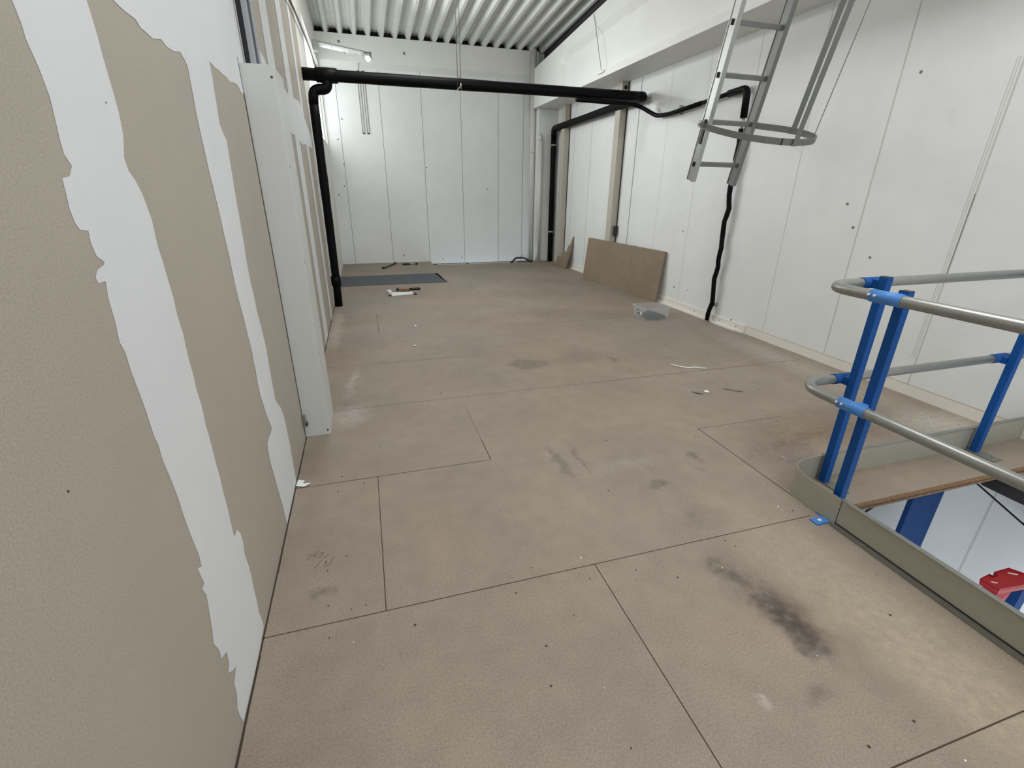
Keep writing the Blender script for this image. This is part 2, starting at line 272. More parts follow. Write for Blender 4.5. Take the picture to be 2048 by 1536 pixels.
PATCHES=[[(1.1132, 1.8093), (1.1121, 1.7707), (1.1179, 1.741), (1.1166, 1.7194), (1.1283, 1.6811), (1.1335, 1.6408), (1.1284, 1.6088), (1.122, 1.5736), (1.1199, 1.5496), (1.1342, 1.5317), (1.1152, 1.5139), (1.0888, 1.5106), (1.0856, 1.4877), (1.0806, 1.4608), (1.0825, 1.4377), (1.0915, 1.4239), (1.1193, 1.4201), (1.1146, 1.398), (1.1197, 1.3732), (1.1415, 1.36), (1.1373, 1.3546), (1.1059, 1.3486), (1.0921, 1.3372), (1.095, 1.3256), (1.1236, 1.3248), (1.1133, 1.294), (1.1105, 1.2474), (1.1022, 1.2056), (1.1115, 1.1813), (1.1098, 1.1385), (1.1165, 1.073), (1.1183, 1.0365), (1.1185, 0.9829), (1.125, 0.9539), (1.1221, 0.9171), (1.1289, 0.8766), (1.1326, 0.8449), (1.1376, 0.7973), (1.1368, 0.7548), (1.1405, 0.7028), (1.1427, 0.6734), (1.151, 0.6125), (1.1467, 0.577), (1.1237, 0.5917), (1.1279, 0.5634), (1.1338, 0.5336), (1.1138, 0.5296), (1.1257, 0.5002), (1.1138, 0.4561), (1.0987, 0.4021), (1.083, 0.3687), (1.1014, 0.3218), (1.0971, 0.292), (1.1365, 0.2735), (1.1312, 0.2366), (1.1103, 0.2181), (1.1363, 0.1936), (1.1644, 0.1766), (1.1226, 0.1578), (1.1179, 0.1139), (1.0959, 0.0848), (1.0973, 0.051), (1.105, 0.011), (1.1463, 0.0087), (1.1877, 0.0063), (1.229, 0.004), (1.2673, 0.004), (1.3057, 0.004), (1.344, 0.004), (1.379, 0.0083), (1.414, 0.0127), (1.449, 0.017), (1.4474, 0.0602), (1.4397, 0.0969), (1.4482, 0.1497), (1.4493, 0.1927), (1.4561, 0.2372), (1.459, 0.2827), (1.4546, 0.3197), (1.4496, 0.3531), (1.4629, 0.3837), (1.4625, 0.4276), (1.4507, 0.4471), (1.4431, 0.4612), (1.4168, 0.4605), (1.4034, 0.4612), (1.4068, 0.5258), (1.412, 0.5616), (1.4138, 0.5947), (1.4119, 0.6331), (1.4182, 0.6817), (1.4161, 0.7293), (1.4177, 0.7753), (1.4191, 0.8254), (1.4165, 0.8568), (1.4225, 0.8947), (1.4241, 0.9279), (1.4194, 0.9695), (1.4241, 1.0114), (1.4229, 1.0521), (1.4254, 1.0917), (1.4309, 1.1296), (1.4245, 1.1811), (1.4307, 1.2274), (1.4265, 1.2882), (1.4255, 1.3191), (1.4197, 1.3594), (1.4271, 1.4241), (1.4115, 1.4829), (1.3941, 1.509), (1.3706, 1.5315), (1.3662, 1.5568), (1.3948, 1.6044), (1.404, 1.6488), (1.4038, 1.6915), (1.4006, 1.7507), (1.4017, 1.7986), (1.3961, 1.8512), (1.3814, 1.8981), (1.3494, 1.8831), (1.3135, 1.876), (1.2817, 1.8647), (1.2475, 1.8499), (1.2154, 1.8435), (1.1794, 1.8325), (1.1513, 1.8219)], [(1.4713, 1.9036), (1.5379, 1.8935), (1.5728, 1.8884), (1.5994, 1.8872), (1.6605, 1.8868), (1.6799, 1.8745), (1.7159, 1.8734), (1.7564, 1.869), (1.8273, 1.8845), (1.8661, 1.875), (1.9237, 1.8767), (1.991, 1.89), (2.0206, 1.876), (2.0438, 1.8598), (2.0374, 1.8204), (2.0355, 1.7772), (2.0251, 1.7337), (2.0251, 1.6902), (2.026, 1.6422), (2.0281, 1.5994), (2.0275, 1.5531), (2.0345, 1.5044), (2.0404, 1.4534), (2.0431, 1.4112), (2.0459, 1.3754), (2.045, 1.3345), (2.0471, 1.2937), (2.0504, 1.2461), (2.0498, 1.205), (2.0477, 1.1584), (2.049, 1.1165), (2.0551, 1.0727), (2.0635, 1.0289), (2.0706, 0.9859), (2.0737, 0.9439), (2.0805, 0.8985), (2.0833, 0.8586), (2.0758, 0.8199), (2.0787, 0.7813), (2.07, 0.7467), (2.068, 0.7076), (2.0692, 0.6684), (2.0862, 0.6186), (2.1001, 0.5668), (2.1209, 0.5266), (2.1415, 0.4802), (2.1107, 0.471), (2.0379, 0.4728), (2.0094, 0.4633), (1.9962, 0.3938), (2.0029, 0.3551), (2.0131, 0.3119), (2.0171, 0.2703), (2.0243, 0.2258), (2.0297, 0.1817), (2.0433, 0.1364), (2.0451, 0.0906), (2.048, 0.0508), (2.05, 0.005), (2.0874, 0.0049), (2.1248, 0.0048), (2.1622, 0.0047), (2.1996, 0.0046), (2.237, 0.0045), (2.2744, 0.0044), (2.3118, 0.0043), (2.3492, 0.0042), (2.3866, 0.0041), (2.424, 0.004), (2.4272, 0.0491), (2.4279, 0.095), (2.4361, 0.1335), (2.4358, 0.1797), (2.4469, 0.2201), (2.4431, 0.2575), (2.4408, 0.2904), (2.4404, 0.3286), (2.4407, 0.3621), (2.4243, 0.4142), (2.4026, 0.4594), (2.3729, 0.491), (2.3436, 0.5174), (2.317, 0.5477), (2.3227, 0.5868), (2.3244, 0.6232), (2.3293, 0.6626), (2.3319, 0.7007), (2.3381, 0.7346), (2.3419, 0.7728), (2.3483, 0.8074), (2.3393, 0.8449), (2.3353, 0.8791), (2.3278, 0.9194), (2.3194, 0.9507), (2.3111, 0.9905), (2.3118, 1.0292), (2.3107, 1.0612), (2.3036, 1.0983), (2.3012, 1.1384), (2.3035, 1.1768), (2.3065, 1.2111), (2.3142, 1.2425), (2.3244, 1.2746), (2.3271, 1.3143), (2.3323, 1.347), (2.3381, 1.3852), (2.3378, 1.4188), (2.3446, 1.4559), (2.349, 1.4959), (2.3602, 1.5339), (2.3633, 1.5713), (2.3729, 1.6237), (2.3833, 1.6737), (2.3489, 1.6932), (2.3191, 1.7281), (2.3359, 1.7948), (2.3431, 1.8392), (2.3561, 1.8851), (2.3554, 1.9368), (2.3954, 1.9356), (2.4277, 1.9311), (2.4626, 1.9322), (2.4993, 1.9338), (2.5335, 1.9298), (2.5757, 1.9309), (2.6141, 1.9307), (2.6591, 1.9234), (2.7008, 1.9265), (2.7363, 1.9335), (2.7779, 1.9354), (2.818, 1.9377), (2.8582, 1.9227), (2.899, 1.9135), (2.9693, 1.9298), (3.0347, 1.946), (3.0969, 1.9637), (3.1666, 1.9788), (3.2295, 1.9977), (3.2969, 2.016), (3.3593, 2.0338), (3.4263, 2.0539), (3.4905, 2.0719), (3.5543, 2.0854), (3.6197, 2.1018), (3.69, 2.1236), (3.7513, 2.1373), (3.8184, 2.1587), (3.8495, 2.1847), (3.8763, 2.2065), (3.9033, 2.2329), (3.8637, 2.2475), (3.8209, 2.2573), (3.782, 2.2575), (3.7391, 2.2652), (3.6971, 2.2634), (3.6514, 2.2666), (3.6099, 2.2676), (3.5683, 2.2611), (3.5275, 2.2606), (3.4837, 2.2606), (3.4445, 2.2809), (3.4704, 2.3074), (3.4907, 2.3357), (3.5096, 2.3647), (3.5298, 2.393), (3.5573, 2.4223), (3.58, 2.4556), (3.6056, 2.4796), (3.6282, 2.5127), (3.6463, 2.5406), (3.6708, 2.5683), (3.6963, 2.604), (3.5357, 2.554), (3.3792, 2.4993), (3.2213, 2.453), (3.0627, 2.4042), (2.9023, 2.352), (2.7437, 2.3066), (2.585, 2.2536), (2.4252, 2.2043), (2.2616, 2.1517), (2.1023, 2.1032), (1.9438, 2.0557), (1.7885, 2.0064), (1.6275, 1.9576)], [(3.9886, 2.1998), (4.0288, 2.1993), (4.0618, 2.2028), (4.1025, 2.1991), (4.1371, 2.2002), (4.1757, 2.1981), (4.2085, 2.198), (4.251, 2.1975), (4.2857, 2.1979), (4.321, 2.1977), (4.3593, 2.1977), (4.3567, 2.3758), (4.3577, 2.5571), (4.3569, 2.7324), (4.3596, 2.9136), (4.3614, 3.0897), (4.3593, 3.2707), (4.3567, 3.4533), (4.358, 3.6257), (4.3598, 3.8048), (4.3609, 3.9846), (4.3574, 4.1611), (4.3616, 4.3413), (4.362, 4.5212), (4.363, 4.6986), (4.3212, 4.6984), (4.2882, 4.7009), (4.2479, 4.6972), (4.2133, 4.7033), (4.1756, 4.6965), (4.1347, 4.6971), (4.0987, 4.6968), (4.0609, 4.7011), (4.0298, 4.6979), (3.9933, 4.6998), (3.9921, 4.5244), (3.9931, 4.3396), (3.9886, 4.165), (3.9931, 3.9828), (3.9886, 3.8096), (3.9873, 3.6278), (3.9888, 3.4513), (3.993, 3.2692), (3.9917, 3.0945), (3.9923, 2.9147), (3.993, 2.7348), (3.9894, 2.5552), (3.992, 2.3784)], [(4.95, 0.004), (4.988, 0.004), (5.026, 0.004), (5.064, 0.004), (5.102, 0.004), (5.14, 0.004), (5.178, 0.004), (5.216, 0.004), (5.254, 0.004), (5.292, 0.004), (5.33, 0.004), (5.3284, 0.3371), (5.3315, 0.6756), (5.3315, 1.0095), (5.3299, 1.3433), (5.3315, 1.6778), (5.3298, 2.0184), (5.3312, 2.3492), (5.3282, 2.6898), (5.331, 3.0255), (5.3326, 3.3579), (5.3328, 3.6953), (5.3288, 4.0282), (5.327, 4.3639), (5.3332, 4.6972), (5.2925, 4.6973), (5.2511, 4.701), (5.2142, 4.6968), (5.1756, 4.701), (5.1406, 4.6966), (5.1001, 4.7033), (5.062, 4.7004), (5.0254, 4.702), (4.9887, 4.702), (4.9502, 4.6978), (4.9477, 4.3616), (4.9523, 4.0264), (4.9467, 3.697), (4.9479, 3.361), (4.9471, 3.0226), (4.9481, 2.6897), (4.9508, 2.353), (4.9518, 2.0192), (4.9489, 1.6819), (4.9496, 1.343), (4.9523, 1.0109), (4.9522, 0.6728), (4.9503, 0.3392)], [(5.95, 0.004), (5.9883, 0.004), (6.0267, 0.004), (6.065, 0.004), (6.1033, 0.004), (6.1417, 0.004), (6.18, 0.004), (6.1816, 0.3365), (6.1789, 0.6747), (6.177, 1.0107), (6.1816, 1.3452), (6.181, 1.6819), (6.178, 2.0155), (6.1835, 2.3508), (6.1795, 2.6845), (6.178, 3.0205), (6.183, 3.3599), (6.1826, 3.6971), (6.1808, 4.0322), (6.1803, 4.364), (6.1831, 4.7028), (6.1448, 4.6999), (6.1052, 4.6993), (6.0685, 4.7029), (6.0252, 4.703), (5.9861, 4.6972), (5.9516, 4.6986), (5.9501, 4.3655), (5.9468, 4.0309), (5.9484, 3.6932), (5.9489, 3.36), (5.9517, 3.0214), (5.9472, 2.686), (5.9494, 2.349), (5.9476, 2.0184), (5.9514, 1.6845), (5.9534, 1.3483), (5.9491, 1.0079), (5.9487, 0.6746), (5.9502, 0.3397)], [(4.675, 2.2265), (4.7172, 2.2235), (4.7642, 2.2256), (4.8028, 2.2214), (4.8491, 2.2196), (4.8795, 2.225), (4.9174, 2.2243), (4.9491, 2.2264), (4.9892, 2.2301), (5.0258, 2.2342), (5.0609, 2.2307), (5.0904, 2.2324), (5.1272, 2.2365), (5.1596, 2.2398), (5.195, 2.24), (5.2311, 2.2453), (5.2674, 2.2433), (5.3065, 2.2481), (5.3523, 2.2535), (5.396, 2.2581), (5.4331, 2.257), (5.4784, 2.2652), (5.5183, 2.2692), (5.5604, 2.269), (5.5994, 2.2708), (5.6444, 2.2806), (5.688, 2.2812), (5.728, 2.2881), (5.7708, 2.2894), (5.8097, 2.2925), (5.8497, 2.2938), (5.8876, 2.2866), (5.9209, 2.2696), (5.9538, 2.2571), (5.9913, 2.2442), (6.0266, 2.2293), (6.0564, 2.219), (6.0914, 2.2085), (6.1297, 2.2016), (6.1636, 2.1879), (6.1988, 2.1841), (6.2336, 2.1747), (6.2706, 2.1717), (6.3018, 2.1626), (6.3391, 2.1541), (6.3782, 2.1498), (6.4119, 2.137), (6.4492, 2.1295), (6.4809, 2.1266), (6.5159, 2.1153), (6.5557, 2.1125), (6.5867, 2.1012), (6.6222, 2.0888), (6.6577, 2.0841), (6.6922, 2.0682), (6.7288, 2.0565), (6.7668, 2.0505), (6.8047, 2.0391), (6.8403, 2.0241), (6.8723, 2.0201), (6.9065, 2.0046), (6.9452, 1.994), (6.9813, 1.9818), (6.9442, 1.9829), (6.9087, 1.9772), (6.874, 1.9725), (6.8425, 1.9648), (6.8039, 1.9553), (6.7733, 1.9509), (6.7344, 1.9501), (6.7042, 1.9394), (6.6699, 1.9375), (6.6309, 1.9292), (6.5961, 1.93), (6.5604, 1.9187), (6.5245, 1.9134), (6.4855, 1.9193), (6.4432, 1.9146), (6.4088, 1.9205), (6.3686, 1.9157), (6.3238, 1.9209), (6.2843, 1.9196), (6.2427, 1.9151), (6.2025, 1.9206), (6.1651, 1.9197), (6.1225, 1.9198), (6.0819, 1.9202), (6.0442, 1.9182), (6.0021, 1.9237), (5.9634, 1.9188), (5.9267, 1.9199), (5.8835, 1.9124), (5.8462, 1.9074), (5.814, 1.9064), (5.7757, 1.9008), (5.7321, 1.9026), (5.7, 1.8999), (5.6616, 1.8932), (5.6246, 1.8866), (5.5854, 1.8856), (5.5451, 1.8832), (5.5088, 1.879), (5.4726, 1.8827), (5.436, 1.8897), (5.4039, 1.8971), (5.3665, 1.9013), (5.3253, 1.9008), (5.2879, 1.8933), (5.2523, 1.896), (5.214, 1.8938), (5.1764, 1.8945), (5.1403, 1.8895), (5.1037, 1.8907), (5.0696, 1.8868), (5.0286, 1.8858), (4.9923, 1.8945), (4.9641, 1.9069), (4.9249, 1.9175), (4.8914, 1.9168), (4.8555, 1.9098), (4.8209, 1.9129), (4.7843, 1.9112), (4.7505, 1.906), (4.7116, 1.9194), (4.6763, 1.9308), (4.6421, 1.9466), (4.6166, 1.9915), (4.624, 2.0314), (4.6368, 2.0681), (4.6431, 2.1077), (4.6545, 2.144), (4.6663, 2.1886)], [(3.3002, 1.7517), (3.3452, 1.7524), (3.3886, 1.7496), (3.4298, 1.7473), (3.4741, 1.7491), (3.5141, 1.7527), (3.5557, 1.7478), (3.6023, 1.7507), (3.64, 1.7467), (3.6847, 1.7466), (3.7309, 1.7478), (3.7698, 1.7492), (3.8144, 1.7495), (3.858, 1.7511), (3.8996, 1.7472), (3.9034, 1.7899), (3.8971, 1.8267), (3.9018, 1.8692), (3.897, 1.9009), (3.8999, 1.9423), (3.9028, 1.9837), (3.8988, 2.0194), (3.8577, 2.0227), (3.8122, 2.0192), (3.7685, 2.021), (3.7253, 2.023), (3.6859, 2.0205), (3.64, 2.0181), (3.5998, 2.0225), (3.5574, 2.0185), (3.5177, 2.0211), (3.4716, 2.0179), (3.4272, 2.0228), (3.3831, 2.0202), (3.3437, 2.019), (3.3019, 2.0229), (3.3025, 1.9831), (3.2979, 1.9398), (3.2995, 1.903), (3.2979, 1.8683), (3.298, 1.8294), (3.3031, 1.7859)]]
WRITING=[[(-0.3831, 1.8071), (-0.3658, 1.8121)], [(-0.3882, 1.7767), (-0.3768, 1.7905), (-0.3647, 1.7993), (-0.3508, 1.8166), (-0.3384, 1.8244)], [(-0.357, 1.8033), (-0.3542, 1.7876), (-0.3595, 1.7745)], [(-0.3353, 1.8046), (-0.3284, 1.8101), (-0.3194, 1.8101), (-0.3219, 1.7982), (-0.327, 1.7897), (-0.3313, 1.7823), (-0.3405, 1.7763)], [(-0.3515, 1.7943), (-0.348, 1.8007), (-0.3399, 1.8009)], [(-0.2971, 1.7911), (-0.3033, 1.7854), (-0.3116, 1.7754), (-0.3185, 1.7712)], [(-0.3227, 1.7615), (-0.3321, 1.7485), (-0.3371, 1.7404), (-0.3445, 1.7249), (-0.3519, 1.72)], [(-0.3054, 1.7528), (-0.305, 1.7467), (-0.3113, 1.7449), (-0.3021, 1.7375), (-0.3125, 1.7262)], [(-0.2709, 1.7698), (-0.2785, 1.7609), (-0.2835, 1.7477), (-0.2845, 1.736), (-0.2911, 1.7248), (-0.3002, 1.7191), (-0.3087, 1.7157)]]
SCREWS=[(-0.282, 1.496), (-0.196, 1.454), (-0.142, 1.46), (-0.27, 1.346), (-0.261, 2.413), (-0.277, 2.271), (-0.143, 2.314), (-0.222, 1.758), (0.54, 1.467), (0.755, 1.341), (0.436, 1.354), (1.112, 1.244), (1.366, 2.381), (1.257, 2.398), (1.121, 1.882), (1.955, 2.264), (1.946, 1.468), (1.46, 1.378), (1.481, 1.334), (0.59, 0.717), (1.263, 0.524), (-0.302, 4.233), (-0.261, 3.395), (-0.197, 3.442), (-0.044, 2.698), (3.122, 3.714), (3.374, 3.898), (0.636, 3.289), (2.969, 2.809), (2.396, 2.904), (2.66, 2.307), (2.651, 2.401), (1.787, 0.852), (1.465, 0.539), (0.433, 0.956), (0.618, 1.191), (0.469, 1.097), (0.031, 1.315), (0.965, 1.33), (-0.296, 1.688)]
RSPOTS=[(5.595, 1.002), (3.347, 1.407), (3.04, 2.323), (3.015, 0.998), (3.237, 1.221), (4.136, 0.07), (3.419, 0.068), (4.441, 0.096), (2.84, 0.65), (5.32, 0.281), (5.62, 0.265)]
BSPOTS=[(-0.195, 2.709), (-0.312, 2.356), (-0.253, 1.927), (-0.293, 1.527), (-0.418, 1.359), (1.362, 1.897), (1.617, 0.043), (0.77, 0.143), (2.048, 0.064), (3.482, 0.08), (2.656, 1.497), (1.75, 3.877), (2.525, 3.598)]

HOLES = [(1.352, 1.662), (.809, 1.044), (3.9, .3), (5.7, .35)]
XL, XR, YB = -0.5, 4.04, 10.75
deck = lambda y: 4.05 + 0.07 * (10.6 - y)
gtop = lambda y: 3.71 + 0.075 * (10.1 - y)

# ------------------------------------------------------------ setting
# floor: chipboard slab with the stair opening and the slot at the back wall left out
mb = MB(); T0 = -0.20
def slab(x0, x1, y0, y1): mb.box(x0, x1, y0, y1, -0.038, 0)
slab(XL - .1, 2.075, -3.0, 10.2); slab(2.075, XR, 1.42, 10.2); slab(2.075, XR, -3.0, -1.4)
slab(XL - .1, 1.335, 10.2, YB); slab(3.56, XR, 10.2, YB)
def hline(y, x0, x1, w_, mi): mb.face([(x0, y - w_ / 2, .0006), (x1, y - w_ / 2, .0006), (x1, y + w_ / 2, .0006), (x0, y + w_ / 2, .0006)], mi)
def vline(x, y0, y1, w_, mi): mb.face([(x - w_ / 2, y0, .0006), (x + w_ / 2, y0, .0006), (x + w_ / 2, y1, .0006), (x - w_ / 2, y1, .0006)], mi)
hline(1.41, XL, 2.0, .0035, 1); hline(2.358, XL, .585, .0035, 1); hline(.464, 1.2, 2.03, .004, 1); hline(.464, XL, 1.2, .0015, 2)
hline(2.358, 2.04, 2.75, .005, 2); hline(3.31, XL, 1.7, .004, 2); hline(3.31, 1.7, 3.9, .008, 2); hline(4.26, XL, 1.0, .004, 2); hline(5.21, 1.5, XR, .008, 2)
vline(.81, .464, 1.41, .0035, 1); vline(-.068, 1.41, 2.358, .0035, 1); vline(.587, 2.358, 3.14, .004, 2); vline(.587, 2.358, 2.6, .003, 1)
vline(2.047, 1.57, 2.358, .005, 1); vline(.04, 5.25, 6.15, .008, 2)
for k in range(60):     # dark crack along the drywall foot
    y = -1.0 + k * .13; w_ = .006 + random.uniform(0, .003)
    if y < .9: w_ += .006 * random.random()
    vline(XL + w_ / 2, y, y + .13, w_, 1)
mb.mi = 3
for (x, y) in SCREWS: mb.disc((x, y, 0), (0, 0, 1), random.uniform(.0028, .0052), 9)
for k in range(34):
    x, y = random.uniform(-.3, 3.8), random.uniform(3.4, 9.8); mb.disc((x, y, 0), (0, 0, 1), random.uniform(.004, .008), 8)
mb.mi = 4
for k in range(46):
    y = random.uniform(.4, 6); x = random.uniform(-.3, 1.95 if y < 1.7 else 3.6); mb.disc((x, y, 0), (0, 0, 1), random.uniform(.0015, .004), 7)
for st in WRITING:
    for (a, b_) in zip(st, st[1:]):
        d = Vector((b_[0] - a[0], b_[1] - a[1], 0)); L_ = d.length or 1; n = Vector((-d.y, d.x, 0)) / L_ * .0012; e = d / L_ * .0008
        A, B = Vector((a[0], a[1], .0008)) - e, Vector((b[0], b[1], .0008)) + e if False else Vector((b_[0], b_[1], .0008)) + e
        mb.face([A - n, B - n, B + n, A + n], 5)
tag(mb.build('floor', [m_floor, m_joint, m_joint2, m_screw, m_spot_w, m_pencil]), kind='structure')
# raw edge of the floor at the opening
mb = MB(); mb.box(2.076, XR, 1.405, 1.4195, -.036, -.001)
mb.mi = 1; mb.box(2.076, XR, 1.403, 1.4045, -.020, -.017)
tag(mb.build('trim_1', [m_chip_edge, m_joint]), kind='structure')
# steel joists under the deck
mb = MB()
for y in (-2.4, -.9, 3.2, 5.4, 7.6, 9.8): mb.box(XL, XR - .02, y, y + .08, -.24, -.0385)
mb.box(2.0, 2.07, -3, 1.4, -.24, -.0385)
tag(mb.build('trim_2', m_blue_d), kind='structure')
# lower hall floor
mb = MB(); mb.box(-4, XR + .2, -3.2, 11, -3.6, -3.45); tag(mb.build('floor_lower', m_conc), kind='structure')

# left wall: gypsum boards with joint compound, then the old wall with its window
mb = MB(); mb.box(XL - .12, XL, -3.0, 6.72, 0.0, 4.95)
for k, pl in enumerate(PATCHES): mb.poly([(XL + .0006 + .0004 * k, y, z) for (y, z) in pl], 1)
mb.mi = 2
for (y, z) in HOLES: mb.disc((XL, y, z), (1, 0, 0), .0022, 8)
mb.mi = 1; mb.box(XL - .01, XL + .004, 6.705, 6.722, 0, 1.93)
mb.mi = 3; mb.box(XL - .001, XL + .001, 6.0, 6.008, .05, .28); mb.box(XL - .001, XL + .0015, 2.935, 2.945, .01, 2.07)
mb.box(XL - .001, XL + .0012, 6.66, 6.664, .0, 2.0)
tag(mb.build('wall_left', [m_drywall, m_plaster, m_screw, m_joint]), kind='structure')
WY0, WY1, WZ0, WZ1 = 7.80, 10.70, 2.25, 3.55
mb = MB()
mb.box(XL - .14, XL, 6.73, WY0, -.5, 4.5); mb.box(XL - .14, XL, WY1, YB, -.5, 4.5)
mb.box(XL - .14, XL, WY0, WY1, -.5, WZ0); mb.box(XL - .14, XL, WY0, WY1, WZ1, 4.5)
tag(mb.build('wall_left_far', m_wall_old), kind='structure')
mb = MB(); mb.box(XL - .06, XL - .05, WY0, WY1, WZ0, WZ1); win = tag(mb.build('window_1', m_glow), kind='structure')
mb = MB()
for y in (WY0, WY1 - .03): mb.box(XL - .10, XL - .045, y, y + .03, WZ0, WZ1)
for z in (WZ0, WZ1 - .03): mb.box(XL - .10, XL - .045, WY0, WY1, z, z + .03)
mb.build('window_frame', m_pvc, win)

# back wall
mb = MB(); mb.box(XL - .14, XR + .2, YB, YB + .2, -2.0, 4.06)
for x in (-.25, .535, 1.325, 2.11, 2.895, 3.45): mb.face([(x, YB - .0008, -1), (x + .008, YB - .0008, -1), (x + .008, YB - .0008, 3.6), (x, YB - .0008, 3.6)], 1)
mb.mi = 2
for (x, z) in BSPOTS:
    mb.disc((x, YB, z), (0, -1, 0), .015, 8)
tag(mb.build('wall_back', [m_wall, m_seam, m_seam]), kind='structure')
mb = MB()   # concrete edge beam on top of the back wall, lower edge chamfered
pr = [(YB, 3.56), (YB - .10, 3.64), (YB - .10, 4.055), (YB, 4.055)]
v0 = [mb.bm.verts.new((XL, y, z)) for y, z in pr]; v1 = [mb.bm.verts.new((3.72, y, z)) for y, z in pr]
for i in range(4): mb.bm.faces.new((v0[i], v0[(i + 1) % 4], v1[(i + 1) % 4], v1[i]))
mb.bm.faces.new(v0); mb.bm.faces.new(list(reversed(v1)))
mb.mi = 1
for x, z in ((-.10, 3.93), (-.02, 3.78), (1.05, 3.83)): mb.disc((x, YB - .1, z), (0, -1, 0), .025, 8)
mb.box(.20, .21, YB - .085, YB - .07, 3.52, 3.66)
tag(mb.build('trim_3', [m_concrete_w, m_seam]), kind='structure')
# right wall, running down into the hall below
mb = MB(); mb.box(XR, XR + .2, -3.0, YB, -3.45, 4.9)
for k, y in enumerate((9.35, 8.6, 7.03, 6.26, 5.50, 4.73, 3.95, 3.18, 2.41, 1.64, .87, .10, -.67)):
    w_ = .006 if y > 3.3 else .012
    z0 = -3.4 if y < 2 else 0
    mb.face([(XR - .0008, y, z0), (XR - .0008, y + w_, z0), (XR - .0008, y + w_, 3.0), (XR - .0008, y, 3.0)], 1 if y > 6.9 or y < 0 else 2)
mb.face([(XR - .001, 7.02, .0), (XR - .001, 7.03, .0), (XR - .001, 7.03, 3.0), (XR - .001, 7.02, 3.0)], 1)
for yy in (2.436, 2.452): mb.face([(XR - .001, yy, .3), (XR - .001, yy + .004, .3), (XR - .001, yy + .004, 2.3), (XR - .001, yy, 2.3)], 2)
mb.face([(XR - .0012, 2.415, .95), (XR - .001, 2.422, .95), (XR - .001, 2.422, 1.5), (XR - .001, 2.415, 1.5)], 1)
mb.face([(XR - .001, -1, .086), (XR - .001, 4.2, .086), (XR - .001, 4.2, .0905), (XR - .001, -1, .0905)], 3)
mb.face([(XR - .0012, 1.44, 0), (XR - .0012, 4.2, 0), (XR - .0012, 4.2, .083), (XR - .0012, 1.44, .083)], 4)
mb.mi = 1
for (y, z) in RSPOTS: mb.disc((XR, y, z), (-1, 0, 0), random.uniform(.008, .014), 9)
tag(mb.build('wall_right', [m_wall, m_seam, m_seam_l, m_chalk, m_cream]), kind='structure')
mb = MB()   # timber closing strip at the foot of the wall, broken at its near end
mb.poly([(3.985, 9.6, .016), (3.985, 4.40, .016), (3.992, 4.30, .016), (4.0, 4.33, .016), (4.015, 4.22, .016), (4.04, 4.2, .016), (4.04, 9.6, .016)])
o_pts = [(3.985, 9.6), (3.985, 4.40), (3.992, 4.30), (4.0, 4.33), (4.015, 4.22), (4.04, 4.2)]
for a, b_ in zip(o_pts, o_pts[1:]): mb.face([(a[0], a[1], 0), (b_[0], b_[1], 0), (b_[0], b_[1], .016), (a[0], a[1], .016)])
mb.box(4.024, 4.04, 4.2, 9.5, .016, .09)
mb.mi = 1
for y in (4.33, 4.62, 5.1): mb.disc((4.024, y, .05), (-1, 0, 0), .008, 8)
tag(mb.build('baseboard_right', [m_cream, m_screw]), kind='structure')

# precast girder along the right wall, recessed web, sloping top
mb = MB(); X0, X1, X2 = 3.53, 3.60, XR - .001; ya, yb = -2.9, 10.34
rt = lambda y: 3.66 + .03 * (8.8 - y)
F_ = lambda x, pts, mi=None: mb.face([(x, y, z) for y, z in pts], mi)
F_(X0, [(ya, 3.01), (yb, 3.01), (8.95, 3.10), (ya, 3.10)])
F_(X0, [(yb, 3.01), (yb, gtop(yb)), (8.95, 3.50), (8.95, 3.10)])
F_(X0, [(yb, gtop(yb)), (8.92, 3.58), (8.95, 3.50)]); F_(X0, [(yb, gtop(yb)), (8.80, 3.65), (8.92, 3.58)])
F_(X0, [(yb, gtop(yb)), (ya, gtop(ya)), (ya, rt(ya)), (8.80, 3.65)])
outer = [(ya, 3.10), (8.95, 3.10), (8.95, 3.50), (8.92, 3.58), (8.80, 3.65), (ya, rt(ya))]
inner = [(ya, 3.13), (8.88, 3.13), (8.88, 3.46), (8.85, 3.51), (8.74, 3.56), (ya, rt(ya) - .09)]
for i in range(5):
    a, b_, c_, d_ = outer[i], outer[i + 1], inner[i + 1], inner[i]
    mb.face([(X0, *a), (X0, *b_), (X1, *c_), (X1, *d_)])
mb.poly([(X1, y, z) for y, z in inner])
mb.face([(X0, ya, 3.01), (X0, yb, 3.01), (X2, yb, 3.01), (X2, ya, 3.01)]); mb.face([(X0, ya, gtop(ya)), (X0, yb, gtop(yb)), (X2, yb, gtop(yb)), (X2, ya, gtop(ya))])
mb.face([(X2, ya, 3.01), (X2, yb, 3.01), (X2, yb, gtop(yb)), (X2, ya, gtop(ya))]); mb.face([(X0, yb, 3.01), (X2, yb, 3.01), (X2, yb, gtop(yb)), (X0, yb, gtop(yb))])
tag(mb.build('trim_4', m_concrete_w), kind='structure')
# dark block standing in for the shaded void between girder and deck
mb = MB()
XD = 3.86
mb.hull8([(XD, ya, gtop(ya) + .001), (XR, ya, gtop(ya) + .001), (XR, 10.7, gtop(10.7) + .001), (XD, 10.7, gtop(10.7) + .001), (XD, ya, deck(ya) + .12), (XR, ya, deck(ya) + .12), (XR, 10.7, deck(10.7) + .12), (XD, 10.7, deck(10.7) + .12)])
tag(mb.build('girder_gap_shade', m_dark), kind='structure')
mb = MB(); mb.box(XL - .1, XR + .2, YB + .02, YB + .2, 4.061, 4.5); tag(mb.build('trough_light_block', m_void), kind='structure')  # black closing box added to keep world light out of the deck troughs
